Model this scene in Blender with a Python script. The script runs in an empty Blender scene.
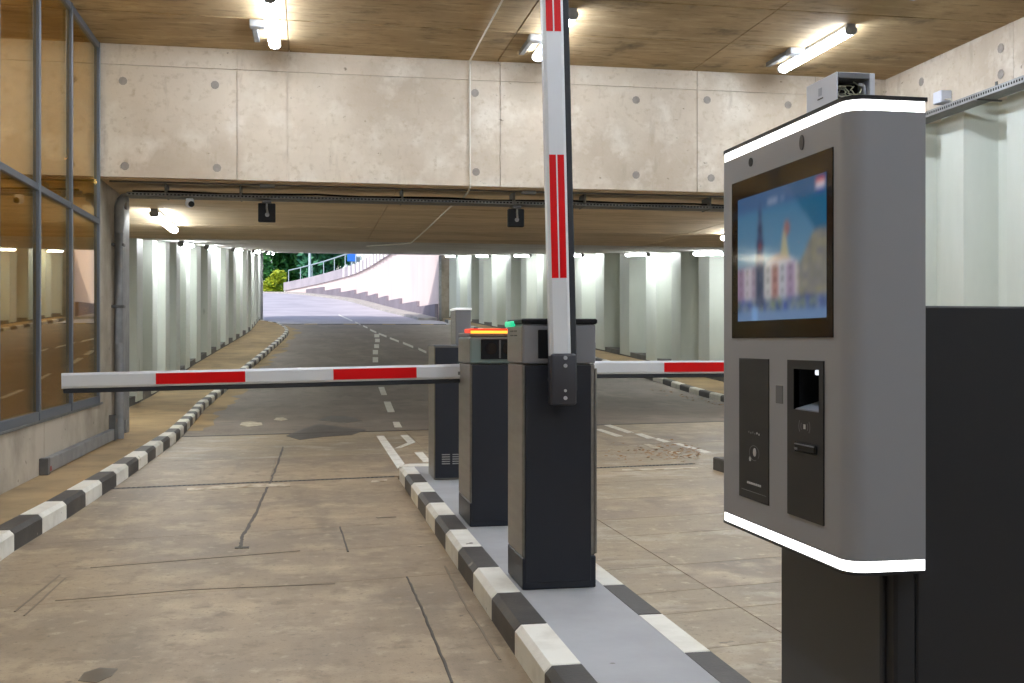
import bpy, bmesh, math, random
from mathutils import Vector, Matrix

# ------------------------------------------------------------------ camera, world, exposure
# X = to the right across the road, Y = along the road away from the viewer, Z = up (metres)
SC = bpy.context.scene
COL = SC.collection
FPX = 1100.0                       # focal length in pixels of a 1024 px wide frame
TH = math.atan(204.0 / FPX)        # the camera is turned to the right of the road axis
CS, SN = math.cos(TH), math.sin(TH)
CAMZ = 1.22
cam = bpy.data.cameras.new('camera')
cam.sensor_width = 36.0
cam.lens = FPX / 1024.0 * 36.0
cam.clip_end = 600
camo = bpy.data.objects.new('camera', cam)
camo.location = (0, 0, CAMZ)
camo.rotation_euler = (math.pi / 2, 0, -TH)
COL.objects.link(camo)
SC.camera = camo

vs = SC.view_settings
vs.view_transform = 'Standard'
vs.look = 'None'
vs.gamma = 1.0
vs.use_curve_mapping = False
vs.exposure = 0.0

world = bpy.data.worlds.new('world')
SC.world = world
world.use_nodes = True
wn = world.node_tree
wn.nodes.clear()
wo = wn.nodes.new('ShaderNodeOutputWorld')
wb = wn.nodes.new('ShaderNodeBackground')
ws = wn.nodes.new('ShaderNodeTexSky')
ws.sky_type = 'NISHITA'
ws.sun_disc = False
ws.sun_elevation = math.radians(48)
ws.sun_rotation = math.radians(230)
ws.air_density = 1.0
ws.dust_density = 1.5
wb.inputs['Strength'].default_value = 0.28
wn.links.new(ws.outputs[0], wb.inputs[0])
wn.links.new(wb.outputs[0], wo.inputs[0])

sun = bpy.data.lights.new('sun', 'SUN')
sun.energy = 4.2
sun.angle = math.radians(1.0)
sun.color = (1.0, 0.95, 0.88)
suno = bpy.data.objects.new('sun', sun)
suno.rotation_euler = Vector((0.55, 0.78, -0.70)).to_track_quat('-Z', 'Y').to_euler()
COL.objects.link(suno)

HALL_LAMP = 60.0        # emission strength of the tubes in the hall
TUNNEL_LAMP = 72.0      # and of those along the ramp walls

random.seed(11)

# ------------------------------------------------------------------ helpers: objects
W = {}                              # world matrix of each object made here


def tag(o, label=None, cat=None, group=None, kind=None):
    if label: o['label'] = label
    if cat: o['category'] = cat
    if group: o['group'] = group
    if kind: o['kind'] = kind
    return o


def link(o, parent=None, local=False):
    COL.objects.link(o)
    if parent is not None:
        o.parent = parent
        pw = W[parent.name]
        if local:
            W[o.name] = pw @ Matrix.LocRotScale(o.location, o.rotation_euler, o.scale)
        else:
            o.matrix_parent_inverse = pw.inverted()
            W[o.name] = Matrix.LocRotScale(o.location, o.rotation_euler, o.scale)
    else:
        W[o.name] = Matrix.LocRotScale(o.location, o.rotation_euler, o.scale)
    return o


def empty(name, loc=(0, 0, 0), rot=(0, 0, 0), parent=None):
    o = bpy.data.objects.new(name, None)
    o.empty_display_size = 0.1
    o.location = loc
    o.rotation_euler = rot
    return link(o, parent)


def mesh_from(bm, name, mats, smooth=False):
    me = bpy.data.meshes.new(name)
    bmesh.ops.recalc_face_normals(bm, faces=bm.faces)
    bm.to_mesh(me)
    bm.free()
    for m in (mats if isinstance(mats, (list, tuple)) else [mats]):
        me.materials.append(m)
    if smooth:
        for p in me.polygons: p.use_smooth = True
        try: me.set_sharp_from_angle(angle=math.radians(40))
        except Exception: pass
    return me


def obj(name, bm, mat, parent=None, smooth=False, local=False, loc=(0, 0, 0), rot=(0, 0, 0)):
    """a bmesh (world coordinates, or the parent's when local) becomes one mesh object"""
    me = bm if isinstance(bm, bpy.types.Mesh) else mesh_from(bm, name, mat, smooth)
    o = bpy.data.objects.new(name, me)
    o.location = loc
    o.rotation_euler = rot
    return link(o, parent, local)


def NB(): return bmesh.new()


def box(bm, x0, x1, y0, y1, z0, z1, bevel=0.0, seg=1, mat=0, mx=None):
    x0, x1 = min(x0, x1), max(x0, x1)
    y0, y1 = min(y0, y1), max(y0, y1)
    z0, z1 = min(z0, z1), max(z0, z1)
    vs_ = [bm.verts.new(p) for p in ((x0, y0, z0), (x1, y0, z0), (x1, y1, z0), (x0, y1, z0),
                                     (x0, y0, z1), (x1, y0, z1), (x1, y1, z1), (x0, y1, z1))]
    fs = [bm.faces.new([vs_[i] for i in q]) for q in
          ((0, 3, 2, 1), (4, 5, 6, 7), (0, 1, 5, 4), (1, 2, 6, 5), (2, 3, 7, 6), (3, 0, 4, 7))]
    for f in fs: f.material_index = mat
    vv = vs_
    if bevel > 0:
        es = list({e for f in fs for e in f.edges})
        r = bmesh.ops.bevel(bm, geom=es, offset=bevel, segments=seg, profile=0.5, affect='EDGES')
        vv = list({v for f in r['faces'] for v in f.verts} | {v for v in vs_ if v.is_valid})
        for f in r['faces']: f.material_index = mat
    if mx is not None:
        bmesh.ops.transform(bm, matrix=mx, verts=[v for v in vv if v.is_valid])
    return bm


def bx(x0, x1, y0, y1, z0, z1, bevel=0.0, seg=1, mx=None):
    return box(NB(), x0, x1, y0, y1, z0, z1, bevel, seg, 0, mx)


def prism(bm, pts, axis, a, b):
    """closed outline pts (2-D) extruded along axis from a to b; axis 'z': pts=(x,y); 'y': (x,z); 'x': (y,z)"""
    def P(p, t):
        return {'z': (p[0], p[1], t), 'y': (p[0], t, p[1]), 'x': (t, p[0], p[1])}[axis]
    v0 = [bm.verts.new(P(p, a)) for p in pts]
    v1 = [bm.verts.new(P(p, b)) for p in pts]
    n = len(pts)
    bm.faces.new(v0[::-1]); bm.faces.new(v1)
    for i in range(n):
        j = (i + 1) % n
        bm.faces.new((v0[i], v0[j], v1[j], v1[i]))
    return bm


def tube(bm, pts, r, n=8, close=True):
    pts = [Vector(p) for p in pts]
    rings = []
    up = Vector((0, 0, 1))
    for i, p in enumerate(pts):
        d = (pts[min(i + 1, len(pts) - 1)] - pts[max(i - 1, 0)]).normalized()
        a = d.cross(up)
        if a.length < 0.05: a = d.cross(Vector((1, 0, 0)))
        a.normalize(); b = d.cross(a).normalized()
        rr = r[i] if isinstance(r, (list, tuple)) else r
        rings.append([bm.verts.new(p + (a * math.cos(t) + b * math.sin(t)) * rr)
                      for t in (2 * math.pi * k / n for k in range(n))])
    for A, B in zip(rings, rings[1:]):
        for k in range(n):
            bm.faces.new((A[k], A[(k + 1) % n], B[(k + 1) % n], B[k]))
    if close:
        bm.faces.new(rings[0][::-1]); bm.faces.new(rings[-1])
    return bm


def disc(bm, c, nrm, r, t, n=16, sx=1.0, sy=1.0):
    """a short cylinder of radius r and thickness t, its back at c, facing nrm; sx, sy squash it"""
    c = Vector(c); nrm = Vector(nrm).normalized()
    up = Vector((0, 0, 1)) if abs(nrm.z) < 0.9 else Vector((0, 1, 0))
    a = nrm.cross(up).normalized(); b = a.cross(nrm).normalized()
    rg = [[bm.verts.new(c + (a * math.cos(q) * sx + b * math.sin(q) * sy) * r + nrm * h)
           for q in (2 * math.pi * k / n for k in range(n))] for h in (0, t)]
    for k in range(n):
        bm.faces.new((rg[0][k], rg[0][(k + 1) % n], rg[1][(k + 1) % n], rg[1][k]))
    bm.faces.new(rg[0][::-1]); bm.faces.new(rg[1])
    return bm


# ------------------------------------------------------------------ helpers: the lie of the land
def zr(y):
    """height of the road along its length: level, then a 7 % ramp, then level again"""
    if y < 18: return 0.0
    if y < 27: return 0.0725 * (y - 18) ** 2 / 18
    if y < 92: return 0.0725 * (y - 22.5)
    if y < 116: return 0.0725 * (69.5 + (y - 92) - (y - 92) ** 2 / 48)
    return 0.0725 * (69.5 + 12)


def zc(y):
    return 2.96 if y < 19.3 else 2.96 + 0.0725 * (y - 19.3)


def pl(path, y):
    """x of a polyline of (y, x) at y"""
    if y <= path[0][0]: return path[0][1]
    for (a, p), (b, q) in zip(path, path[1:]):
        if y <= b:
            t = (y - a) / (b - a)
            return p + (q - p) * t
    return path[-1][1]


def crv(path, y):
    """the same, smoothed"""
    w = 2.5
    return (pl(path, y - w) + 2 * pl(path, y - w / 2) + 2 * pl(path, y) + 2 * pl(path, y + w / 2) + pl(path, y + w)) / 8


def gp(px, py, up=0.0):
    """the point of the road surface (raised by up) that the surveyed picture point lies on"""
    kx, kz = (px - 512) / FPX, (341.5 - py) / FPX
    dx, dy, dz = kx * CS + SN, -kx * SN + CS, kz
    lo, hi = 0.5, 140.0
    f = lambda t: CAMZ + dz * t - (zr(dy * t) + up)
    t, step = lo, 0.25
    while t < hi and f(t) > 0: t += step
    a, b = t - step, t
    for _ in range(30):
        m = (a + b) / 2
        if f(m) > 0: a = m
        else: b = m
    return Vector((dx * b, dy * b, zr(dy * b) + up))


def fx(px, y):
    """x of a picture column on the upright plane at distance y"""
    k = (px - 512) / FPX
    return y * (k * CS + SN) / (CS - k * SN)


# ------------------------------------------------------------------ materials
MATS = {}


def L(c):
    return tuple((v / 255 / 12.92 if v / 255 <= 0.04045 else ((v / 255 + 0.055) / 1.055) ** 2.4) for v in c) + (1.0,)


def mat(name, rgb, rough=0.6, metal=0.0, rgb2=None, scale=3.0, mix=(0.35, 0.7), detail=6.0, stretch=(1, 1, 1),
        bump=0.0, bscale=60.0, spots=None, spec=0.5, emit=0.0, ecol=None, third=None, layers=()):
    """procedural Principled material; rgb and rgb2 are mottled together by noise in object space"""
    m = bpy.data.materials.new(name)
    m.use_nodes = True
    nt = m.node_tree; N = nt.nodes; K = nt.links
    b = N['Principled BSDF']
    b.inputs['Roughness'].default_value = rough
    b.inputs['Metallic'].default_value = metal
    b.inputs['Specular IOR Level'].default_value = spec
    b.inputs['Base Color'].default_value = L(rgb)
    geo = N.new('ShaderNodeNewGeometry')
    mp = N.new('ShaderNodeMapping'); mp.inputs['Scale'].default_value = stretch
    K.new(geo.outputs['Position'], mp.inputs['Vector'])
    last = None

    def layer(prev, col, sc_, lo, hi, det=detail, rough_=0.6):
        n = N.new('ShaderNodeTexNoise'); n.inputs['Scale'].default_value = sc_
        n.inputs['Detail'].default_value = det; n.inputs['Roughness'].default_value = rough_
        K.new(mp.outputs[0], n.inputs['Vector'])
        r = N.new('ShaderNodeMapRange'); r.inputs['From Min'].default_value = lo; r.inputs['From Max'].default_value = hi
        K.new(n.outputs['Fac'], r.inputs['Value'])
        x = N.new('ShaderNodeMix'); x.data_type = 'RGBA'
        K.new(r.outputs[0], x.inputs['Factor'])
        if prev is None: x.inputs['A'].default_value = L(rgb)
        else: K.new(prev, x.inputs['A'])
        x.inputs['B'].default_value = L(col)
        return x.outputs['Result']
    if rgb2: last = layer(None, rgb2, scale, *mix)
    if third: last = layer(last, third[0], third[1], third[2], third[3])
    for col, sc_, lo, hi, st in layers:
        mp = N.new('ShaderNodeMapping'); mp.inputs['Scale'].default_value = st
        K.new(geo.outputs['Position'], mp.inputs['Vector'])
        last = layer(last, col, sc_, lo, hi)
    if spots: last = layer(last, spots[0], spots[1], spots[2], spots[2] + 0.03, 2.0)
    if last is not None: K.new(last, b.inputs['Base Color'])
    if bump > 0:
        n = N.new('ShaderNodeTexNoise'); n.inputs['Scale'].default_value = bscale; n.inputs['Detail'].default_value = 4
        K.new(mp.outputs[0], n.inputs['Vector'])
        bp = N.new('ShaderNodeBump'); bp.inputs['Strength'].default_value = bump; bp.inputs['Distance'].default_value = 0.01
        K.new(n.outputs['Fac'], bp.inputs['Height']); K.new(bp.outputs[0], b.inputs['Normal'])
    if emit > 0:
        b.inputs['Emission Color'].default_value = L(ecol or rgb)
        b.inputs['Emission Strength'].default_value = emit
    MATS[name] = m
    return m


U = (1, 1, 1)
M_beam = mat('pale_board_concrete', (206, 193, 174), 0.85, rgb2=(178, 163, 143), scale=0.7, mix=(0.42, 0.74), bump=0.12, bscale=40,
             layers=(((218, 209, 194), 2.6, 0.5, 0.72, U), ((168, 154, 134), 3.0, 0.6, 0.8, (2.0, 2.0, 0.5)), ((187, 172, 150), 14.0, 0.54, 0.72, U),
                     ((136, 124, 108), 9.0, 0.68, 0.74, (1, 1, 1.6)), ((108, 99, 88), 30.0, 0.71, 0.75, U)))
M_ceil = mat('brown_board_concrete', (174, 148, 108), 0.85, rgb2=(140, 117, 80), scale=1.1, mix=(0.4, 0.72), bump=0.12, bscale=30,
             layers=(((190, 167, 128), 3.0, 0.5, 0.75, (0.5, 2.5, 1)), ((118, 97, 64), 6.0, 0.54, 0.72, (0.6, 2.4, 1)), ((158, 134, 96), 24.0, 0.5, 0.7, (0.5, 2, 1)),
                     ((104, 88, 62), 2.2, 0.6, 0.78, U)))
M_soffit = mat('grey_brown_soffit', (214, 192, 158), 0.85, rgb2=(184, 162, 130), scale=0.9, mix=(0.4, 0.7), stretch=(0.35, 2.0, 1), bump=0.1,
               layers=(((152, 134, 106), 5.0, 0.55, 0.75, (0.3, 2.6, 1)), ((222, 202, 170), 9.0, 0.52, 0.72, (0.3, 2, 1))))
M_ramp_ceil = mat('pale_ramp_ceiling', (206, 203, 197), 0.8, rgb2=(180, 175, 167), scale=0.8)
M_lowwall = mat('grey_wall_concrete', (176, 165, 148), 0.85, rgb2=(142, 132, 115), scale=1.6, mix=(0.4, 0.68), bump=0.15, bscale=30,
                spots=((95, 88, 78), 12.0, 0.72))
TRK = (1.0, 0.12, 1)
M_floor = mat('worn_lane_concrete', (163, 143, 115), 0.5, rgb2=(128, 114, 97), scale=0.55, mix=(0.4, 0.64), bump=0.12, bscale=150,
              layers=(((112, 99, 84), 1.6, 0.52, 0.72, TRK), ((180, 161, 132), 2.6, 0.5, 0.7, U), ((128, 111, 89), 6.0, 0.53, 0.7, U), ((186, 169, 142), 13.0, 0.58, 0.72, U),
                      ((116, 100, 81), 26.0, 0.57, 0.72, U), ((90, 79, 66), 10.0, 0.67, 0.73, U), ((108, 94, 76), 70.0, 0.58, 0.74, U)))
M_floor2 = mat('worn_lane_concrete_pale', (167, 148, 118), 0.5, rgb2=(134, 120, 100), scale=0.6, mix=(0.4, 0.64), bump=0.12, bscale=150,
               layers=(((182, 171, 152), 1.9, 0.52, 0.7, U), ((128, 112, 90), 4.5, 0.53, 0.7, (0.6, 1.6, 1)), ((186, 170, 141), 12.0, 0.58, 0.72, U),
                       ((120, 105, 82), 26.0, 0.57, 0.72, U), ((98, 86, 70), 9.0, 0.66, 0.72, (0.7, 1.4, 1)), ((112, 98, 78), 70.0, 0.58, 0.74, U)))
M_joint = mat('dark_joint', (62, 54, 46), 0.9)
M_asph = mat('dark_asphalt', (134, 122, 112), 0.72, rgb2=(114, 104, 96), scale=0.6, mix=(0.38, 0.66), bump=0.25, bscale=220,
             layers=(((148, 136, 122), 1.7, 0.52, 0.72, (1, 0.3, 1)), ((100, 92, 86), 3.0, 0.56, 0.72, U), ((142, 131, 119), 40.0, 0.5, 0.72, U)))
M_asph_out = mat('pale_outdoor_asphalt', (184, 178, 184), 0.8, rgb2=(162, 156, 164), scale=0.5, bump=0.1)
M_walk = mat('sandy_walkway', (166, 140, 100), 0.85, rgb2=(132, 112, 82), scale=1.5, mix=(0.4, 0.68), bump=0.2, bscale=90,
             spots=((104, 88, 66), 10.0, 0.7))
M_island = mat('blue_grey_painted_concrete', (160, 160, 161), 0.6, rgb2=(144, 143, 143), scale=2.0, bump=0.05,
               spots=((112, 106, 100), 16.0, 0.735))
M_kw = mat('kerb_white_paint', (222, 218, 206), 0.6, rgb2=(196, 190, 176), scale=5.0, mix=(0.45, 0.75), bump=0.12, bscale=80,
           spots=((120, 112, 100), 11.0, 0.715))
M_kb = mat('kerb_black_paint', (62, 58, 54), 0.55, rgb2=(80, 75, 69), scale=5.0, mix=(0.45, 0.75), bump=0.12, bscale=80,
           spots=((128, 122, 112), 12.0, 0.73))
M_kgrey = mat('plain_kerb_stone', (178, 172, 166), 0.8, rgb2=(150, 145, 140), scale=2)
M_mark = mat('road_paint', (226, 222, 212), 0.6, rgb2=(196, 188, 174), scale=6.0, mix=(0.45, 0.75), spots=((140, 128, 110), 14.0, 0.68))
M_markold = mat('worn_road_paint', (206, 196, 176), 0.65, rgb2=(160, 142, 114), scale=9.0, mix=(0.42, 0.62))
M_tar = mat('tar_seal', (58, 50, 44), 0.5, rgb2=(74, 66, 56), scale=8)
M_oil = mat('oil_stain', (116, 103, 86), 0.5, rgb2=(126, 112, 94), scale=6)
M_leafd = mat('dry_leaf', (142, 104, 66), 0.8, rgb2=(176, 138, 96), scale=9)
M_steel = mat('brushed_grey_steel', (142, 138, 131), 0.38, 0.55, rgb2=(128, 124, 118), scale=3, stretch=(1, 1, 8))
M_galv = mat('galvanised_steel', (150, 150, 149), 0.45, 0.25, rgb2=(126, 126, 126), scale=6)
M_galvd = mat('dark_galvanised_steel', (108, 107, 104), 0.5, 0.25, rgb2=(90, 89, 87), scale=6)
M_frame = mat('blue_grey_window_frame', (96, 102, 110), 0.4, 0.4)
M_dark = mat('charcoal_powder_coat', (34, 36, 43), 0.42, rgb2=(38, 40, 47), scale=2, bump=0.02, bscale=500, spec=0.35)
M_black = mat('black_plastic', (12, 12, 14), 0.5, spec=0.25)
M_bracket = mat('black_bracket', (48, 48, 54), 0.45)
M_headg = mat('grey_painted_head', (120, 120, 124), 0.4, 0.1)
M_headgreen = mat('green_grey_painted_head', (112, 126, 122), 0.4, 0.1)
M_panelw = mat('white_sheet_piling', (208, 213, 203), 0.45, rgb2=(194, 200, 189), scale=1.2, stretch=(1, 1, 0.25),
               spots=((172, 179, 167), 3.0, 0.72))
M_gap_backing = mat('gap_shade_and_backing_grey', (104, 102, 96), 0.8, rgb2=(84, 82, 78), scale=3)  # grey for the painted gap shade below the piles and for backings
M_white = mat('white_arm_aluminium', (208, 210, 212), 0.35, 0.1)
M_red = mat('red_reflective_film', (206, 0, 8), 0.35, spec=0.3)
M_rubber = mat('dark_rubber_edge', (34, 37, 42), 0.6)
M_bolt = mat('zinc_bolt', (206, 208, 210), 0.3, 0.6)
M_kiosk = mat('grey_kiosk_paint', (134, 134, 138), 0.45, 0.1, rgb2=(138, 138, 142), scale=1.5)
M_kpanel = mat('dark_kiosk_panel', (36, 36, 38), 0.45, spec=0.3)
M_kdark = mat('kiosk_black_body', (36, 36, 39), 0.5, spec=0.35)
M_kdoor = mat('kiosk_charcoal_door', (52, 52, 54), 0.5)
M_icon = mat('pale_icon_print', (172, 172, 174), 0.5)
M_icond = mat('dim_icon_print', (92, 92, 94), 0.5)
M_led = mat('white_led_strip', (255, 255, 255), 0.4, emit=2.6, ecol=(255, 255, 255))
M_red_led = mat('red_led_strip', (200, 40, 20), 0.4, emit=1.1, ecol=(255, 52, 10))
M_orange_led = mat('orange_led_strip', (250, 150, 40), 0.4, emit=1.5, ecol=(255, 186, 64))
M_green_led = mat('green_led_lamp', (60, 200, 150), 0.4, emit=1.0, ecol=(40, 190, 140))
M_dimwhite = mat('white_translucent_top', (225, 225, 228), 0.4, emit=0.5, ecol=(255, 255, 255))
M_tube = mat('hall_tube_diffuser', (255, 255, 255), 0.4, emit=HALL_LAMP, ecol=(228, 239, 255))
M_tube2 = mat('ramp_tube_diffuser', (255, 255, 255), 0.4, emit=TUNNEL_LAMP, ecol=(243, 249, 252))
M_cablew = mat('white_cable', (206, 200, 188), 0.6)
M_whitebox = mat('white_steel_box', (206, 210, 220), 0.4)
M_wire = mat('cream_wire', (206, 204, 180), 0.5)
M_pink = mat('pink_retaining_wall', (222, 204, 200), 0.8, rgb2=(206, 188, 186), scale=0.4, stretch=(1, 1, 0.3))
M_upst = mat('grey_upstand_concrete', (132, 124, 134), 0.8, rgb2=(116, 108, 118), scale=0.8)
M_parap = mat('pale_parapet_concrete', (172, 164, 172), 0.8, rgb2=(150, 144, 152), scale=0.8)
M_rail = mat('pale_rail_paint', (170, 186, 196), 0.5, 0.2)
M_trunk = mat('bark', (78, 66, 54), 0.9, rgb2=(58, 50, 42), scale=4)
M_grass = mat('roadside_grass', (112, 132, 52), 0.9, rgb2=(150, 160, 60), scale=1.5)
M_blue = mat('blue_sign_face', (30, 104, 200), 0.5)
M_bldg = mat('white_render_wall', (232, 230, 226), 0.8)
M_pane = mat('dark_window_pane', (92, 104, 116), 0.15)
M_yellow = mat('yellow_marking', (190, 160, 50), 0.6)
M_room = mat('ochre_room_wall', (208, 186, 134), 0.8, rgb2=(190, 166, 112), scale=1.0)


def leaf_mat(name, a, b):
    m = mat(name, a, 0.6, rgb2=b, scale=1.4, mix=(0.35, 0.65))
    return m


M_leaf1 = leaf_mat('dark_green_leaves', (34, 92, 46), (66, 128, 52))
M_leaf2 = leaf_mat('yellow_green_leaves', (176, 178, 36), (120, 150, 40))
M_leaf3 = leaf_mat('blue_green_leaves', (40, 96, 84), (70, 130, 90))


def glass_mat(name, tint, gloss, fac_lo, fac_hi):
    """coated pane: mirrors more the flatter one looks along it, lets tinted light through otherwise"""
    m = bpy.data.materials.new(name); m.use_nodes = True
    nt = m.node_tree; N = nt.nodes; K = nt.links
    N.clear()
    out = N.new('ShaderNodeOutputMaterial')
    tr = N.new('ShaderNodeBsdfTransparent'); tr.inputs[0].default_value = L(tint)
    gl = N.new('ShaderNodeBsdfGlossy'); gl.inputs['Color'].default_value = L(gloss); gl.inputs['Roughness'].default_value = 0.015
    fr = N.new('ShaderNodeLayerWeight'); fr.inputs['Blend'].default_value = 0.45
    mr = N.new('ShaderNodeMapRange'); mr.inputs['To Min'].default_value = fac_lo; mr.inputs['To Max'].default_value = fac_hi
    K.new(fr.outputs['Fresnel'], mr.inputs['Value'])
    mx = N.new('ShaderNodeMixShader')
    K.new(mr.outputs[0], mx.inputs[0]); K.new(tr.outputs[0], mx.inputs[1]); K.new(gl.outputs[0], mx.inputs[2])
    K.new(mx.outputs[0], out.inputs[0])
    return m


M_glass = glass_mat('bronze_coated_glass', (250, 238, 196), (255, 244, 220), 0.24, 0.82)

# screen: a colour attribute holds the picture shown on it
M_screen = bpy.data.materials.new('lit_screen_picture'); M_screen.use_nodes = True
_b = M_screen.node_tree.nodes['Principled BSDF']
_a = M_screen.node_tree.nodes.new('ShaderNodeVertexColor'); _a.layer_name = 'picture'
M_screen.node_tree.links.new(_a.outputs[0], _b.inputs['Emission Color'])
_b.inputs['Emission Strength'].default_value = 0.62
_b.inputs['Base Color'].default_value = (0.01, 0.01, 0.012, 1); _b.inputs['Roughness'].default_value = 0.08
M_bezel = mat('glossy_black_glass', (26, 22, 22), 0.06)

# ================================================================== THE SETTING
XL, XR = -2.18, 6.83                # inner faces of the hall's side walls
YB, YK = 12.2, -8.0                 # the cross beam at the far end, the wall behind the viewer
HC = 4.37                           # hall ceiling

# ---------------------------------------------------------------- floor
floor = tag(empty('floor', (0, 0, 0)), 'brown worn concrete lanes and dark asphalt ramp road', kind='structure')


SK = 0.165                        # the joints across the lanes run askew


def quad_prism(c, z0, z1):
    return prism(NB(), c, 'z', z0, z1)


def slab(x0, x1, y0, y1, g, m=M_floor):
    c = [(x0 + g, y0 + SK * x0 + g), (x1 - g, y0 + SK * x1 + g), (x1 - g, y1 + SK * x1 - g), (x0 + g, y1 + SK * x0 - g)]
    obj('concrete_slab', quad_prism(c, -0.12, 0.0), m, floor)


obj('joint_bed', bx(-3.4, XR + 1.6, YK - 0.1, 16.6, -0.30, -0.016), M_joint, floor)
YD, YM, YA = 9.80, 11.85, 14.88       # the drain, the mid joint and the asphalt's edge, at x = 0
rowsL = [-8, -3, 0.4, 3.4, 5.62, 6.5, 7.3, YD]
for a, b in zip(rowsL, rowsL[1:]): slab(-1.80, 0.792, a, b, 0.0018)
rowsR = [-8.5, -3, 0.4, 2.6, 3.9, 4.45, 4.85, 5.42, 6.32, 6.95, 7.85, 8.8, YD]
for i, (a, b) in enumerate(zip(rowsR, rowsR[1:])):
    slab(1.425, 1.95, a, b, 0.003, M_floor2)
    slab(1.95, 3.80, a, b, 0.003, M_floor2 if i % 3 else M_floor)
DW = 0.07
slab(-1.80, -0.33, YD + DW, YM, 0.002); slab(-0.33, 2.6, YD + DW, YM, 0.002)
slab(2.6, 8.2, YD + DW, YM, 0.003, M_floor2)
slab(-1.80, 1.3, YM, YA, 0.002, M_floor2); slab(1.3, 8.2, YM, YA, 0.003)
obj('concrete_slab', quad_prism([(3.80, 9.98), (4.95, 9.98), (4.95, YD + DW + SK * 4.95), (3.80, YD + DW + SK * 3.8)], -0.12, 0.0), M_floor2, floor)
obj('lane_slab', quad_prism([(4.95, -8), (XR + 0.6, -8), (XR + 0.6, YD + DW + SK * (XR + .6)), (4.95, YD + DW + SK * 4.95)], -0.12, 0.0), M_floor, floor)


def strip(name, y0, y1, fl, fr, zoff, m, parent, step=1.0, thick=0.25, cross=1):
    """a road-like band between the curves fl(y) and fr(y), with a body of some thickness"""
    bm = NB()
    n = max(1, int((y1 - y0) / step))
    prev = None
    for i in range(n + 1):
        y = y0 + (y1 - y0) * i / n
        z = zr(y) + zoff
        row = []
        for k in range(cross + 1):
            t = k / cross
            x = fl(y) + (fr(y) - fl(y)) * t
            row.append(bm.verts.new((x, y, z)))
        lo = [bm.verts.new((fl(y), y, z - thick)), bm.verts.new((fr(y), y, z - thick))]
        cur = (row, lo)
        if prev:
            for k in range(cross):
                bm.faces.new((prev[0][k], prev[0][k + 1], row[k + 1], row[k]))
            bm.faces.new((prev[1][0], lo[0], lo[1], prev[1][1]))
            bm.faces.new((prev[0][0], row[0], lo[0], prev[1][0]))
            bm.faces.new((row[-1], prev[0][-1], prev[1][1], lo[1]))
        else:
            bm.faces.new((row[0], lo[0], lo[1], row[-1]) if cross == 1 else (row + lo[::-1]))
        prev = cur
    bm.faces.new((prev[0] + prev[1][::-1]))
    return obj(name, bm, m, parent, smooth=False)


# kerb lines, (distance, x of the kerb's road face)
KL = [(-8, -1.70), (6.9, -1.68), (8, -1.63), (10, -1.585), (14, -1.57), (16.6, -1.66), (20.2, -1.80), (22.7, -1.77), (26.9, -1.64), (30.4, -1.40), (37, -1.02), (42.7, -0.70), (46, -0.78), (49, -1.25), (51, -2.0)]
KR = [(9, 7.95), (19, 7.95), (25.2, 8.35), (30, 8.3), (36, 7.8), (45, 7.0), (53, 6.35)]
WL = [(14.0, -2.92), (28.5, -2.92), (42.6, -2.15), (53.2, -2.15)]
WR = [(12.5, 9.55), (29.8, 9.5), (42, 8.25), (55.2, 6.72)]
RW = [(54, 6.45), (66, 5.0), (75, 4.3), (82, 3.45), (91, 1.2), (100, -1.7), (110, -6.5), (125, -17)]   # foot of the outdoor wall

obj('asphalt_edge', quad_prism([(-1.8, YA + SK * -1.8), (8.3, YA + SK * 8.3), (8.3, 16.8), (-1.8, 16.8)], -0.12, 0.0), M_asph, floor)
asph = strip('asphalt_ramp', 16.8, 50.0, lambda y: pl(WL, y) - 0.1, lambda y: pl(WR, y) - 0.4, 0.0, M_asph, floor, 0.8)
rw = lambda y: crv(RW, y)
strip('outdoor_road', 50.25, 124, lambda y: rw(y) - 14.0 if y > 53.3 else -2.0, lambda y: rw(y) - 0.55 if y > 53.5 else 6.4, 0.0, M_asph_out, floor, 1.2)

# expansion strip at the tunnel mouth, black with yellow pieces between
for i in range(14):
    x0 = -1.9 + i * 0.58
    obj('joint_plate', bx(x0, x0 + 0.57, 50.0, 50.25, zr(50) - 0.2, zr(50.1) + 0.012), M_black if i % 3 else M_yellow, floor)

# drainage slots across the lanes: two steel edges, a dark channel and bars
def drain(x0, x1, y, w=0.07):
    def q(a, b, u, v): return [(a, y + u + SK * a), (b, y + u + SK * b), (b, y + v + SK * b), (a, y + v + SK * a)]
    d = obj('drain_channel', quad_prism(q(x0, x1, 0, w), -0.1, -0.02), M_black, floor)
    obj('drain_edge', quad_prism(q(x0, x1, 0, 0.012), -0.05, 0.002), M_galvd, d)
    obj('drain_edge', quad_prism(q(x0, x1, w - 0.012, w), -0.05, 0.002), M_galvd, d)
    bm = NB()
    for i in range(int((x1 - x0) / 0.04)):
        prism(bm, q(x0 + i * 0.04, x0 + i * 0.04 + 0.015, 0.012, w - 0.012), 'z', -0.03, 0.0)
    g = obj('drain_grating', bm, M_galvd, d); g['kind'] = 'stuff'


drain(-1.70, 0.77, YD); drain(1.44, 3.78, YD)
obj('asphalt_lip', quad_prism([(-1.6, YA - .04 + SK * -1.6), (8.0, YA - .04 + SK * 8), (8.0, YA + .05 + SK * 8), (-1.6, YA + .05 + SK * -1.6)], -0.1, 0.004), M_tar, floor)


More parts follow.
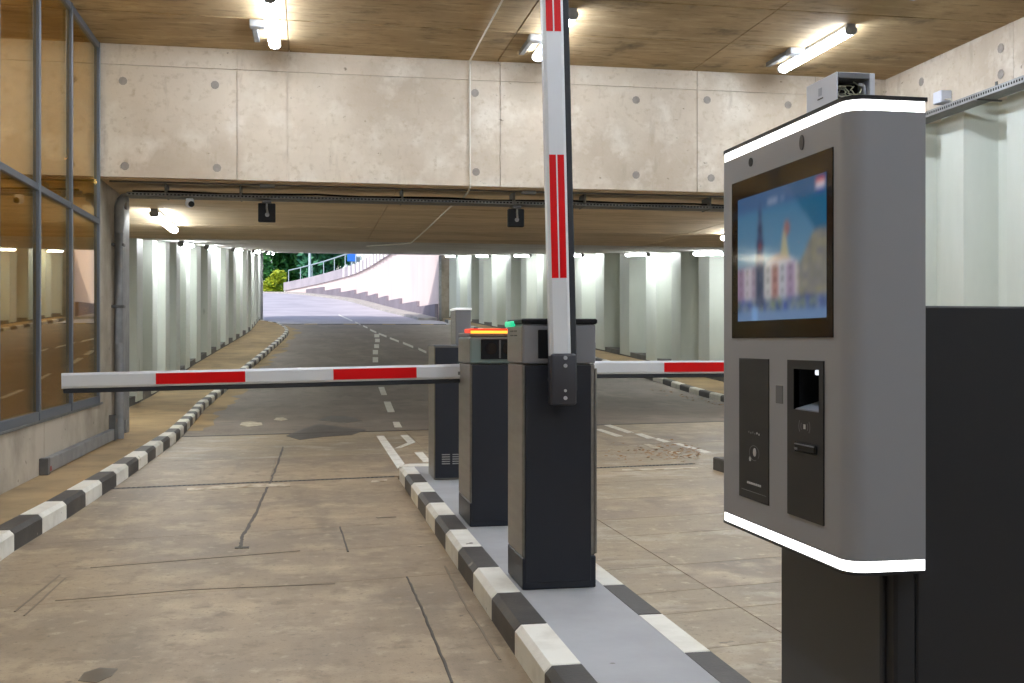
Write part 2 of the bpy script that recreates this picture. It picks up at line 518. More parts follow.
def paint(pts, m=M_mark, name='road_marking', up=0.004):
    """a flat painted shape on the road, from its surveyed corners"""
    bm = NB()
    g = [gp(x, y) for x, y in pts]
    top = [bm.verts.new(p + Vector((0, 0, up))) for p in g]
    bot = [bm.verts.new(p - Vector((0, 0, 0.01))) for p in g]
    bm.faces.new(top); bm.faces.new(bot[::-1])
    for i in range(len(g)):
        j = (i + 1) % len(g)
        bm.faces.new((top[i], bot[i], bot[j], top[j]))
    return obj(name, bm, m, floor)


# the lane divider coming down the ramp: squares, then slanted dashes, then the splitter before the island
for cx, cy, w, h in ((376.8, 335.8, 5.0, 3.2), (377.4, 340.5, 4.6, 3.4), (376.6, 346.2, 4.8, 3.8), (375.4, 352.2, 5.2, 4.2), (375.4, 359.8, 5.4, 5.0)):
    paint([(cx - w / 2, cy + h / 2), (cx + w / 2, cy + h / 2), (cx + w / 2, cy - h / 2), (cx - w / 2, cy - h / 2)])
c7 = lambda x, y: (350 + x / 8.533, 400 + y / 8.533)
paint([(379.0, 372.0), (382.6, 372.0), (384.0, 378), (380.2, 378)])
paint([(378.4, 387.2), (384.0, 387.0), (387.0, 395.0), (381.4, 395.2)])
for q in ([(322, 105), (382, 103), (345, 15), (288, 15)], [(380, 235), (445, 235), (420, 188), (365, 188)],
          [(405, 586), (465, 545), (290, 308), (225, 308)], [(490, 365), (557, 360), (490, 300), (430, 303)],
          [(385, 412), (430, 410), (557, 362), (490, 366)], [(625, 530), (690, 528), (668, 500), (620, 445), (550, 450)]):
    paint([c7(*p) for p in q])
c8 = lambda x, y: (340 + x / 6.83, 300 + y / 6.83)
for (x0, y0, x1, y1, h) in ((205, 203, 248, 222, 12), (265, 230, 318, 250, 12), (340, 260, 402, 284, 13), (430, 293, 500, 322, 14),
                            (535, 333, 590, 358, 15), (158, 177, 188, 190, 9), (104, 152, 140, 168, 9), (-10, 101, 85, 143, 8)):
    paint([c8(x0, y0 + h / 2), c8(x1, y1 + h / 2), c8(x1, y1 - h / 2), c8(x0, y0 - h / 2)])
c6 = lambda x, y: (590 + x / 7.31, 420 + y / 7.31)
for q, m in (([(270, 96), (322, 93), (150, 36), (100, 39)], M_mark), ([(190, 123), (242, 119), (80, 67), (35, 69)], M_mark),
             ([(420, 138), (478, 134), (380, 100), (325, 103)], M_mark), ([(540, 164), (590, 160), (500, 134), (462, 139)], M_mark),
             ([(835, 244), (890, 238), (650, 170), (605, 172)], M_mark), ([(470, 211), (525, 206), (430, 175), (382, 179)], M_markold),
             ([(590, 250), (668, 244), (630, 228), (560, 231)], M_markold), ([(235, 374), (790, 356), (790, 347), (235, 361)], M_markold)):
    paint([c6(*p) for p in q], m)
cc = lambda x, y: (180 + x / 4.267, 390 + y / 4.267)
paint([cc(30, 432), cc(250, 418), cc(470, 412), cc(470, 400), cc(250, 405), cc(30, 420)], M_markold)
paint([cc(815, 395), cc(880, 390), cc(885, 383), cc(820, 386)], M_markold)
paint([cc(255, 152), cc(290, 158), cc(352, 150), cc(348, 140), cc(300, 134), cc(262, 140)], M_markold, 'paint_splash')
paint([cc(400, 128), cc(430, 132), cc(460, 126), cc(440, 118), cc(410, 119)], M_markold, 'paint_splash')
paint([(78, 681), (96, 683), (112, 676), (118, 669), (100, 668), (84, 673)], mat('damp_stain', (88, 77, 62), 0.35, rgb2=(98, 86, 69), scale=6), 'oil_stain', 0.002)


def seam(pts, w, m, name, up=0.003):
    """a thin wavy band on the road through ground points"""
    bm = NB(); P = []
    for (a, b) in zip(pts, pts[1:]):
        for k in range(10):
            t = k / 10
            P.append(Vector((a[0] + (b[0] - a[0]) * t + random.uniform(-1, 1) * w * 0.25, a[1] + (b[1] - a[1]) * t, 0)))
    P.append(Vector((pts[-1][0], pts[-1][1], 0)))
    prev = None
    for i, p in enumerate(P):
        d = (P[min(i + 1, len(P) - 1)] - P[max(0, i - 1)]).normalized()
        s = Vector((d.y, -d.x, 0)) * w * random.uniform(0.35, 0.62)
        cur = [bm.verts.new(p + s + Vector((0, 0, up))), bm.verts.new(p - s + Vector((0, 0, up)))]
        if prev: bm.faces.new((prev[0], prev[1], cur[1], cur[0]))
        prev = cur
    r = bmesh.ops.extrude_face_region(bm, geom=bm.faces[:])
    bmesh.ops.translate(bm, vec=(0, 0, -up - 0.004), verts=[v for v in r['geom'] if isinstance(v, bmesh.types.BMVert)])
    return obj(name, bm, m, floor)


g2 = lambda *pp: [tuple(gp(*p)[:2]) for p in pp]
seam(g2((283, 447), (277, 466), (268, 487), (255, 515), (243, 535), (240, 547)), 0.021, M_tar, 'tar_seam')
seam(g2((235, 548), (249, 547.5)), 0.05, M_tar, 'tar_seam')
seam(g2((407, 577), (420, 605), (435, 640), (452, 683)), 0.010, M_tar, 'tar_seam')
seam(g2((340, 527), (348, 552)), 0.010, M_tar, 'tar_seam')
seam(g2((15, 612), (60, 575)), 0.010, M_oil, 'tyre_scuff')
seam(g2((24, 616), (66, 578)), 0.008, M_oil, 'tyre_scuff')
seam(g2((55, 601), (190, 590), (335, 584)), 0.006, M_oil, 'hairline_crack')
seam(g2((90, 568), (190, 560), (300, 551)), 0.006, M_oil, 'hairline_crack')
seam(g2((376, 518), (396, 517)), 0.03, M_oil, 'oil_stain')
seam(g2((445, 566), (462, 600), (500, 660)), 0.010, M_oil, 'tyre_scuff', 0.002)

bm = NB(); prev = None
for i in range(70):
    y = 15.5 + i * 0.5
    x = pl(KL, y)
    cur = [bm.verts.new((x - 0.02, y, zr(y) + 0.004)), bm.verts.new((x + random.uniform(0.12, 0.5), y, zr(y) + 0.003))]
    if prev: bm.faces.new((prev[0], prev[1], cur[1], cur[0]))
    prev = cur
obj('sand_drift', bm, M_walk, floor)
for pp_ in ([(286, 436), (300, 440), (322, 437), (352, 435), (366, 430), (340, 427), (318, 424), (300, 430)], [(318, 420), (345, 423), (362, 421), (352, 417), (330, 416)]):
    paint(pp_, mat('oily_patch', (74, 68, 64), 0.5, rgb2=(96, 88, 81), scale=5.0), 'oil_stain', 0.003)

# dry leaves swept together by the island across the far lane
bm = NB()
for i in range(260):
    c = gp(700 - abs(random.gauss(0, 42)), 455 + random.gauss(0, 4.5) - random.random() * 3)
    if c.x > 3.72 and c.y < 10.1: continue
    s = random.uniform(0.012, 0.035); a = random.random() * 6.28
    u = Vector((math.cos(a), math.sin(a), random.uniform(-.2, .2))) * s; v = Vector((-math.sin(a), math.cos(a), random.uniform(-.2, .4))) * s * 0.6
    c.z += 0.012
    bm.faces.new([bm.verts.new(c + q) for q in (u, v, -u, -v)])
for i in range(120):
    y = random.uniform(15, 24); c = Vector((7.9 - abs(random.gauss(0, .18)), y, zr(y) + 0.012))
    s = random.uniform(0.015, 0.04); a = random.random() * 6.28
    u = Vector((math.cos(a), math.sin(a), 0)) * s; v = Vector((-math.sin(a), math.cos(a), .3)) * s * 0.6
    bm.faces.new([bm.verts.new(c + q) for q in (u, v, -u, -v)])
tag(obj('leaf_litter', bm, M_leafd), 'scattered dry brown leaves lying along the right lane kerbs', 'leaves', kind='stuff')


# ---------------------------------------------------------------- walkways and kerbs
def kerb_mesh(name, w, h, ln, m, cham=0.024, side=1):
    """one kerb stone lying along +Y; its chamfered top edge faces -X when side is 1"""
    pts = [(0, -0.06), (w, -0.06), (w, h), (cham, h), (0, h - cham)]
    if side < 0: pts = [(-x, z) for x, z in pts]
    bm = prism(NB(), pts, 'y', 0.002, ln - 0.002)
    bmesh.ops.bevel(bm, geom=[e for e in bm.edges if abs(e.verts[0].co.y - e.verts[1].co.y) < 1e-6 and min(e.verts[0].co.z, e.verts[1].co.z) > 0.0],
                    offset=0.006, segments=1, affect='EDGES')
    return mesh_from(bm, name, m)


def kerb_run(parent, f, y0, y1, ln, w, h, side, start=0):
    """black and white stones along x = f(y)"""
    mw, mb = (kerb_mesh('kerb_stone', w, h, ln, m, side=side) for m in (M_kw, M_kb))
    y, i = y0, start
    while y < y1 - ln * 0.5:
        dx = f(y + ln) - f(y)
        dy = math.sqrt(max(ln * ln - dx * dx, 1e-4))
        dx = f(y + dy) - f(y)
        dz = zr(y + dy) - zr(y)
        obj('kerb_stone', mw if i % 2 == 0 else mb, None, parent, loc=(f(y), y, zr(y)), rot=(math.atan2(dz, dy), 0, -math.atan2(dx, dy)))
        y += dy; i += 1


kl = lambda y: crv(KL, y) if 23 < y < 48 else pl(KL, y)
walkL = tag(empty('walkway_left'), 'sandy raised walkway along the left wall with black and white kerb', kind='structure')
strip('walkway_surface', -8, 51.5, lambda y: (XL - 0.15) if y < 12.4 else pl(WL, y) - 0.5, lambda y: kl(y) - 0.12, 0.115, M_walk, walkL, 0.7, 0.2)
kerb_run(walkL, kl, 6.82 - 0.585 * 12, 51.0, 0.585, 0.135, 0.125, -1, 1)
walkR = tag(empty('walkway_right'), 'raised walkway along the far right wall with black and white kerb', kind='structure')
strip('walkway_surface', 12.4, 53.5, lambda y: pl(KR, y) + 0.12, lambda y: pl(WR, y) + 0.6, 0.115, M_walk, walkR, 0.7, 0.2)
kerb_run(walkR, lambda y: pl(KR, y), 12.5, 52.5, 0.75, 0.14, 0.125, 1, 1)

# central island with the barriers
isl = tag(empty('island'), 'blue-grey painted traffic island edged in black and white stones', kind='structure')
obj('island_surface', bx(0.915, 1.31, -8, 9.69, -0.1, 0.118), M_island, isl)
kerb_run(isl, lambda y: 0.79, 4.75 - 0.548 * 9, 9.70, 0.548, 0.128, 0.12, 1, 1)
kerb_run(isl, lambda y: 1.43, 4.81 - 0.545 * 9, 9.72, 0.545, 0.12, 0.12, -1, 1)
bm = prism(NB(), [(0.79, 9.69), (1.43, 9.69), (1.41, 9.80), (1.30, 9.90), (0.90, 9.90), (0.80, 9.80)], 'z', -0.06, 0.12)
obj('kerb_nose', bm, M_kw, isl)
# second island, right of the far lane
isl2 = tag(empty('island_far'), 'second kerbed island on the right of the far lane', kind='structure')
obj('island_surface', bx(3.93, 4.83, -8, 9.9, -0.1, 0.118), M_island, isl2)
kerb_run(isl2, lambda y: 3.80, 9.98 - 0.30 - 0.54 * 18, 9.70, 0.54, 0.135, 0.12, 1, 1)
kerb_run(isl2, lambda y: 4.95, 9.98 - 0.30 - 0.54 * 18, 9.70, 0.54, 0.12, 0.12, -1, 1)
obj('kerb_nose', bx(3.80, 3.95, 9.69, 9.98, -0.06, 0.12, 0.012), M_kb, isl2)
obj('kerb_nose', bx(3.952, 4.95, 9.91, 9.98, -0.06, 0.12, 0.008), M_kw, isl2)


# ---------------------------------------------------------------- hall shell
ceil = tag(empty('ceiling', (0, 0, HC)), 'brown board-marked concrete ceiling of the barrier hall', kind='structure')
obj('ceiling_slab', bx(-6.5, XR + 1.2, YK - 0.3, YB + 0.6, HC + 0.02, HC + 0.35), M_ceil, ceil)
cy = [12.2, 11.0, 9.8, 8.6, 7.4, 6.2]
cx = [-2.5, -0.2, 2.09, 4.38, 6.83]
for b, a in zip(cy, cy[1:]):
    for c, d in zip(cx, cx[1:]):
        g, gy = 0.004, 0.011
        obj('ceiling_panel', bx(c + g, d - g, a + gy, b - gy, HC - random.uniform(0, 0.004), HC + 0.03, 0.003), M_ceil, ceil)
obj('ceiling_field', bx(-2.5, XR, YK, 6.2 - 0.005, HC, HC + 0.03), M_ceil, ceil)

# cross beam over the lanes at the end of the hall: cast in panels, with tie holes
beam = tag(empty('wall_far', (0, YB, 2.96)), 'pale board-marked concrete beam across the end of the hall', kind='structure')
obj('beam_core', bx(-6.5, 10.6, YB + 0.02, YB + 0.9, 2.97, HC + 0.3), M_beam, beam)
bxs = [-6.4, XL - 0.02] + [fx(p, YB) for p in (237, 287.5, 500, 697)] + [XR - 0.9, 10.55]
bzs = [2.96, 3.55, 4.15, HC + 0.02]
for i, (a, b) in enumerate(zip(bxs, bxs[1:])):
    for c, d in zip(bzs, bzs[1:]):
        obj('formwork_panel', bx(a + 0.005, b - 0.005, YB - random.uniform(0, 0.004), YB + 0.03, c + (0.0004 if 3.5 < c < 3.6 else 0.0025), d - (0.0004 if 3.5 < d < 3.6 else 0.0025)), M_beam, beam)
m_hole = mesh_from(disc(NB(), (0, 0, 0), (0, -1, 0), 0.045, 0.004, 9), 'tie_hole', mat('grey_tie_plug', (158, 150, 140), 0.8, rgb2=(136, 128, 120), scale=12))
for px, py in ((123, 81), (215, 85), (125, 166), (217, 168), (475, 93), (476, 172), (636, 100), (636, 175), (707, 100), (788, 105), (711, 178), (785, 182)):
    x = fx(px, YB); zz = CAMZ + (341.5 - py) / FPX * (x * SN + YB * CS)
    obj('tie_hole', m_hole, None, beam, loc=(x, YB - 0.002, zz), rot=(0, random.uniform(0, 3), 0))

# lower soffit behind the beam, then the ceiling that climbs with the ramp
sof = tag(empty('ceiling_tunnel', (0, YB, 2.96)), 'low concrete ceiling behind the beam climbing with the ramp', kind='structure')
sy = [12.3, 14.6, 16.9, 19.3]
for a, b in zip(sy, sy[1:]):
    for c, d in ((-4.0, 1.0), (1.0, 6.0), (6.0, 10.8)):
        obj('soffit_panel', bx(c + .004, d - .004, a + .004, b - .004, 2.96 - random.uniform(0, .004), 3.3, 0.003), M_soffit, sof)
bm = NB()
q = [(19.3, 2.965), (53.2, zc(53.2)), (53.2, zc(53.2) + 0.9), (19.3, 4.2)]
prism(bm, q, 'x', -4.0, 10.8)
obj('ramp_soffit', bm, M_ramp_ceil, sof)

# side walls of the tunnel: white sheet piling
def pile_wall(name, label, path, y0, y1, per, depth, side, zlo, zhi, parent=None):
    """sheet piles along x = path(y); they fold back by depth on the outer side (side -1 left, +1 right)"""
    wall = tag(empty(name), label, kind='structure')
    y = y0
    f = lambda t: pl(path, t)
    while y < y1 - 0.3:
        y2 = min(y + per, y1)
        p, q = Vector((f(y), y)), Vector((f(y2), y2))
        d = (q - p); ln = d.length; d = d / ln
        n = Vector((side * abs(d.y), -side * d.x if side > 0 else d.x))
        n = Vector((d.y, -d.x)) * (1 if side > 0 else -1)
        prof = [(0.0, 0), (0.36, 0), (0.47, 1), (0.88, 1), (1.0, 0)]
        def pt(s, o): return p + d * (s * ln) + n * (o * depth)
        inner = [pt(s, o) for s, o in prof]
        outer = [pt(s, o) + n * 0.02 for s, o in prof]
        ring = inner + outer[::-1]
        bm = NB()
        lo = [bm.verts.new((v.x, v.y, zlo(v.y))) for v in ring]
        hi = [bm.verts.new((v.x, v.y, zhi(v.y))) for v in ring]
        k = len(ring); h = len(inner)
        for i in range(k):
            j = (i + 1) % k
            bm.faces.new((lo[i], lo[j], hi[j], hi[i]))
        for i in range(h - 1):
            bm.faces.new((hi[i], hi[i + 1], hi[k - 2 - i], hi[k - 1 - i]))
            bm.faces.new((lo[i], lo[k - 1 - i], lo[k - 2 - i], lo[i + 1]))
        obj('sheet_pile', bm, M_panelw, wall)
        # dark grey strip standing in for the shadow gap under the folds
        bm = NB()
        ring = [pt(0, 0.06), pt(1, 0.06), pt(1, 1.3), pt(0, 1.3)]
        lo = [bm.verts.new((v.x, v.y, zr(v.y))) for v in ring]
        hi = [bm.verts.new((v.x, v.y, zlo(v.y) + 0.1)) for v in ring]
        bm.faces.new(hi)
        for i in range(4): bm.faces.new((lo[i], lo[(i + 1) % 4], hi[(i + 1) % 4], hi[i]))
        obj('gap_shade_strip', bm, M_gap_backing, wall)
        y = y2
    return wall


zlo = lambda y: zr(y) + 0.16
zhi = lambda y: zc(y) + 0.08
wl = pile_wall('wall_left_tunnel', 'white folded sheet-pile wall on the left of the ramp', WL, 14.1, 52.6, 1.95, 0.42, -1, zlo, zhi)
wr = pile_wall('wall_right_tunnel', 'white folded sheet-pile wall on the right of the ramp', WR, 12.9, 54.2, 2.05, 0.45, 1, zlo, zhi)
# earth behind the piles keeps daylight out
for w_, path, s in ((wl, WL, -1), (wr, WR, 1)):
    bm = NB(); prev = None
    for i in range(22):
        y = 12.6 + i * (53.2 - 12.6) / 21
        x = pl(path, y) + s * 0.62
        cur = [bm.verts.new((x, y, zr(y) - 0.3)), bm.verts.new((x, y, zc(y) + 0.5)), bm.verts.new((x + s * 1.5, y, zc(y) + 0.5)), bm.verts.new((x + s * 1.5, y, zr(y) - 0.3))]
        if prev:
            for k in range(4): bm.faces.new((prev[k], prev[(k + 1) % 4], cur[(k + 1) % 4], cur[k]))
        else: bm.faces.new(cur)
        prev = cur
    bm.faces.new(prev[::-1])
    obj('earth_backing', bm, M_gap_backing, w_)
# posts at the tunnel mouth
for x0, x1, y in ((-2.75, -2.12, 52.5), (6.42, 7.3, 54.1)):
    pst = tag(empty('trim_1' if x0 < 0 else 'trim_2', (x0, y, zr(y))), 'grey steel-edged portal post at the %s of the tunnel mouth' % ('left' if x0 < 0 else 'right'), kind='structure')
    obj('portal_post', bx(x0, x1, y, y + 0.7, zr(y) - 0.3, zc(y) + 0.3), M_lowwall, pst)
    e = x1 if x0 < 0 else x0
    obj('steel_edge', bx(e - 0.06, e + 0.06, y - 0.08, y + 0.02, zr(y), zc(y) - 0.02), M_galv, pst)

# left wall of the hall: concrete base, then tall framed glazing
wleft = tag(empty('wall_left', (XL, 0, 0)), 'grey concrete base wall on the left under tall glazing', kind='structure')
for a, b in zip([YK, -4, -1, 2, 4.6, 7.2, 9.8, 12.38], [-4, -1, 2, 4.6, 7.2, 9.8, 12.38]):
    obj('wall_panel', bx(XL - 0.25, XL + random.uniform(0, .003), a + .002, b - .002, -0.1, 0.55, 0.003), M_lowwall, wleft)
obj('pier', bx(XL - 1.4, XL, 12.385, 14.05, -0.1, 3.2, 0.01), M_lowwall, wleft)
obj('pier_edge_strip', bx(XL - 0.02, XL + 0.035, 13.86, 14.06, 0.12, 2.95, 0.005), M_galv, wleft)
obj('sill', bx(XL - 0.28, XL + 0.025, YK, 12.38, 0.55, 0.575, 0.004), M_galvd, wleft)

win = tag(empty('window_1', (XL, 12.25, 0.575)), 'tall bronze glazing in blue-grey frames above the left wall', kind='structure')
mul = [12.16, 10.80, 9.55] + [9.55 - 1.22 * i for i in range(1, 16)]
for y in mul:
    if y < YK: break
    obj('mullion', bx(XL - 0.05, XL + 0.03, y - 0.026, y + 0.026, 0.575, HC, 0.005), M_frame, win)
for z, h in ((0.61, 0.036), (2.48, 0.028), (HC - 0.04, 0.035)):
    for a, b in zip(mul[1:], mul):
        if a < YK: break
        obj('transom', bx(XL - 0.045, XL + 0.024, a + 0.026, b - 0.026, z - h, z + h, 0.004), M_frame, win)
for a, b in zip(mul[1:], mul):
    if a < YK: break
    obj('pane', bx(XL - 0.008, XL + 0.002, a + 0.03, b - 0.03, 0.645, 2.455), M_glass, win)
    obj('pane', bx(XL - 0.008, XL + 0.002, a + 0.03, b - 0.03, 2.505, HC - 0.07), M_glass, win)
# the office behind the glazing
off = tag(empty('wall_office', (-5.5, 2, 0)), 'ochre walls of the dim office behind the glazing', kind='structure')
obj('office_wall', bx(-6.6, -6.4, YK, 12.3, 0, HC), M_room, off)
obj('office_end_wall', bx(-6.4, XL - 0.06, 12.27, 12.37, 0, HC), M_room, off)
obj('office_end_wall', bx(-6.4, XL - 0.06, YK, YK + 0.1, 0, HC), M_room, off)
obj('office_floor', bx(-6.4, XL - 0.26, YK, 12.3, -0.1, 0.1), M_room, off)

ol = tag(empty('added_office_lamp', (-4.3, 9.5, HC)), 'added unseen pendant lamp giving the glazing its golden tone', 'lamp')  # unseen lamp, added to turn the panes golden
obj('cord', tube(NB(), [(-4.3, 9.5, HC), (-4.3, 9.5, HC - 0.4)], 0.01, 6), M_black, ol)
bm = NB(); bmesh.ops.create_uvsphere(bm, u_segments=16, v_segments=8, radius=0.17); bmesh.ops.translate(bm, vec=(-4.3, 9.5, HC - 0.55), verts=bm.verts)
obj('globe', bm, mat('added_warm_globe', (255, 230, 190), 0.5, emit=150.0, ecol=(255, 240, 206)), ol, smooth=True)

# right wall of the hall: concrete band above, sheet piling below
wright = tag(empty('wall_right', (XR, 0, 0)), 'concrete band above sheet piling on the right of the hall', kind='structure')
for a, b in zip([YK, -4, 0, 4.2, 7.2, 9.75], [-4, 0, 4.2, 7.2, 9.75, 12.2]):
    obj('band_panel', bx(XR + random.uniform(0, .004), XR + 0.6, a + .003, b - .003, 3.77, HC + 0.02, 0.003), M_beam, wright)
m_hole2 = mesh_from(disc(NB(), (0, 0, 0), (-1, 0, 0), 0.05, 0.004, 9), 'tie_hole', MATS['grey_tie_plug'])
for yy, zz in ((9.95, 4.16), (9.95, 3.9), (11.4, 4.16), (11.4, 3.9), (8.4, 4.16)):
    obj('tie_hole', m_hole2, None, wright, loc=(XR - 0.001, yy, zz))
pile_wall('wall_right_piling', 'white sheet piling below the concrete band on the right', [(YK, XR + 0.08), (12.2, XR + 0.08)], 12.2 - 1.17 * 17.27, 12.2, 1.17, 0.32, 1,
          lambda y: 0.16, lambda y: 3.80)
obj('wall_right_backing', bx(XR + 0.45, XR + 0.7, YK, 12.2, -0.1, HC), M_gap_backing, wright)
obj('return_wall', bx(XR + 0.5, 10.7, 12.3, 12.8, -0.1, 3.0), M_lowwall, wright)
wback = tag(obj('wall_back', bx(-6.5, XR + 1, YK - 0.3, YK, -0.1, HC), M_beam), 'pale concrete wall behind the viewer', kind='structure')

# ================================================================== LAMPS
LM = {}


def lamp_meshes(ln, tm, key):
    h = ln / 2
    b = NB(); box(b, -0.05, 0.05, -h, h, -0.045, 0.0, 0.008)
    LM[key] = dict(
        housing=mesh_from(b, 'lamp_housing', M_galv),
        tube=mesh_from(prism(NB(), [(-0.055, -0.045), (-0.058, -0.075), (-0.04, -0.10), (0.0, -0.11), (0.04, -0.10), (0.058, -0.075), (0.055, -0.045)],
                             'y', -h + 0.03, h - 0.03), 'diffuser', tm),
        cap=mesh_from(prism(NB(), [(-0.06, -0.04), (-0.062, -0.078), (-0.042, -0.105), (0.0, -0.115), (0.042, -0.105), (0.062, -0.078), (0.06, -0.04)],
                            'y', 0, 0.03), 'end_cap', M_galv))
    b = NB(); box(b, -0.21, -0.15, h - 0.62, h - 0.02, -0.05, 0.0, 0.006)
    LM[key]['gear'] = mesh_from(b, 'gear_channel', M_galvd)
    b = NB(); box(b, -0.225, -0.06, h - 0.70, h - 0.58, -0.075, 0.0, 0.01)
    LM[key]['clamp'] = mesh_from(b, 'junction_box', M_galv)


lamp_meshes(1.62, M_tube, 'hall')
lamp_meshes(2.2, M_tube2, 'sof')
lamp_meshes(1.9, M_tube2, 'ramp')


def lamp(key, loc, rot, label, group, gear=False, capm=True):
    t = empty('ceiling_lamp', loc, rot)
    tag(t, label, 'lamp', group)
    m = LM[key]
    obj('lamp_housing', m['housing'], None, t, local=True)
    obj('diffuser', m['tube'], None, t, local=True)
    h = {'hall': 0.81, 'sof': 1.1, 'ramp': 0.95}[key]
    obj('end_cap', m['cap'], None, t, local=True, loc=(0, -h, 0))
    obj('end_cap', m['cap'], None, t, local=True, loc=(0, h - 0.03, 0))
    if gear:
        obj('gear_channel', m['gear'], None, t, local=True)
        obj('junction_box', m['clamp'], None, t, local=True)
    return t


hall_lab = {(0, 0): 'lit tube lamp on the hall ceiling, leftmost of those meeting the concrete beam',
            (1, 0): 'lit tube lamp on the hall ceiling behind the raised barrier arm',
            (2, 0): 'lit tube lamp on the hall ceiling above the grey payment terminal',
            (2, 1): 'lit tube lamp end at the top right edge, nearer than its row neighbour'}
for r, x in enumerate((-0.34, 2.45, 5.29)):
    for k in range(6):
        y = 10.9 - 2.72 * k
        lab = hall_lab.get((r, k), 'lit tube lamp on the hall ceiling over the %s, %s from the concrete beam' % (('left lane', 'island', 'right lane')[r], ('first', 'second', 'third', 'fourth', 'fifth', 'sixth')[k]))
        lamp('hall', (x, y, HC), (0, 0, 0), lab, 'tube lamps on the hall ceiling', gear=True)
lamp('sof', (-1.98, 16.1, 2.96), (0, 0, 0), 'lit tube lamp on the low soffit beside the left pier', 'tube lamps on the low soffit')
lamp('sof', (6.62, 15.8, 2.96), (0, 0, 0), 'lit tube lamp on the low soffit just left of the terminal screen edge', 'tube lamps on the low soffit')
slope = math.atan(0.0725)
ords = ['nearest', 'second', 'third', 'fourth', 'fifth', 'sixth']
for i in range(6):
    y = 22.6 + 5.6 * i
    ang = math.atan2(pl(WL, y + 1) - pl(WL, y - 1), 2)
    lamp('ramp', (pl(WL, y) + 0.55, y, zc(y)), (slope, 0, -ang), '%s tube lamp lighting the left sheet-pile wall of the ramp' % ords[i], 'tube lamps along the left ramp wall')
for i in range(6):
    y = 23.6 + 5.5 * i
    ang = math.atan2(pl(WR, y + 1) - pl(WR, y - 1), 2)
    lamp('ramp', (pl(WR, y) - 0.6, y, zc(y)), (slope, 0, -ang), '%s tube lamp lighting the right sheet-pile wall of the ramp' % ords[i], 'tube lamps along the right ramp wall')

# ================================================================== BARRIERS
def barrier(x0, x1, y0, y1, zt, split, name, label, headm, group='barrier cabinets on the islands'):
    """the cabinet of a barrier standing on an island: steel shell, dark door in front, grey head"""
    z0 = 0.12
    t = tag(empty(name, ((x0 + x1) / 2, (y0 + y1) / 2, z0)), label, 'barrier', group)
    obj('plinth', bx(x0, x1, y0, y1, z0, z0 + 0.14, 0.004), M_dark, t)
    obj('shell', bx(x0, x1, y0 + 0.012, y1, z0 + 0.14, split, 0.006), M_steel, t)
    d = obj('front_door', bx(x0 + 0.012, x1 - 0.022, y0 - 0.002, y0 + 0.016, z0 + 0.03, split - 0.004, 0.003), M_dark, t)
    obj('head', bx(x0, x1, y0, y1, split + 0.003, zt - 0.02, 0.01, 2), headm, t)
    obj('head_side', bx(x0 - 0.003, x0 + 0.01, y0 + 0.006, y1 - 0.006, split + 0.008, zt - 0.03, 0.002), M_steel, t)
    return t


def arm(parent, length, z_c, mx, stripes, flip=False):
    """boom along local +X from the hinge: white profile, red film, rubber edge below; mx puts it in place"""
    H = 0.092
    prof = [(-0.02, -H / 2), (0.02, -H / 2), (0.028, -H / 2 + 0.014), (0.028, H / 2 - 0.014), (0.02, H / 2), (-0.02, H / 2), (-0.028, H / 2 - 0.014), (-0.028, -H / 2 + 0.014)]
    bm = prism(NB(), prof, 'x', 0, length); bmesh.ops.transform(bm, matrix=mx, verts=bm.verts)
    a = obj('boom', bm, M_white, parent)
    bm = NB(); box(bm, 0.0, length, -0.016, 0.016, -H / 2 - 0.028, -H / 2, 0.005); bmesh.ops.transform(bm, matrix=mx, verts=bm.verts)
    obj('rubber_edge', bm, M_rubber, a)
    bm = NB(); box(bm, length, length + 0.006, -0.028, 0.028, -H / 2, H / 2, 0.002); bmesh.ops.transform(bm, matrix=mx, verts=bm.verts)
    obj('end_cap', bm, M_white, a)
    for s0, s1 in stripes:
        for sgn in (-1, 1):
            bm = NB()
            box(bm, s0, s1, sgn * 0.028, sgn * 0.0295, -H / 2 + 0.013, H / 2 - 0.013)
            bmesh.ops.transform(bm, matrix=mx, verts=bm.verts)
            obj('red_stripe', bm, M_red, a)
    return a


def frame_mx(o, xdir, ydir):
    x = Vector(xdir).normalized(); y = Vector(ydir).normalized(); z = x.cross(y).normalized(); y = z.cross(x)
    m = Matrix((x, y, z)).transposed().to_4x4()
    m.translation = Vector(o)
    return m


# -- near cabinet with the raised arm
t1 = barrier(0.933, 1.268, 4.775, 5.14, 1.318, 1.118, 'barrier_gate', 'near charcoal barrier cabinet with red and white arm raised upright', M_headg)
obj('top_cap', bx(0.928, 1.273, 4.765, 5.145, 1.298, 1.322, 0.006), M_black, t1)
obj('side_trim', bx(1.264, 1.274, 4.78, 5.13, 0.27, 1.10, 0.002), M_steel, t1)
obj('head_window', bx(1.003, 1.14, 4.767, 4.777, 1.145, 1.272, 0.002), M_black, t1)
obj('signal_lamp', bx(0.912, 0.934, 4.95, 5.11, 1.288, 1.313, 0.006, 2), M_green_led, t1)
for k in range(4):
    obj('badge_mark', bx(0.9275, 0.930, 4.90 + (k % 2) * 0.09, 4.96 + (k % 2) * 0.09, 1.245 + (k // 2) * 0.02, 1.25 + (k // 2) * 0.02), M_dark, t1)
tilt = math.radians(1.35)
ux = Vector((-math.sin(tilt), 0, math.cos(tilt)))
o1 = Vector((1.084, 4.685, 1.003))
# local z of the boom (towards its upper side) points to -X, so that the rubber edge is on the right
mx1 = frame_mx(o1, ux, (0, 1, 0)) @ Matrix.Rotation(0, 4, 'X')
a1 = arm(t1, 2.55, 0, mx1, [(0.493, 1.028), (1.563, 2.098)])
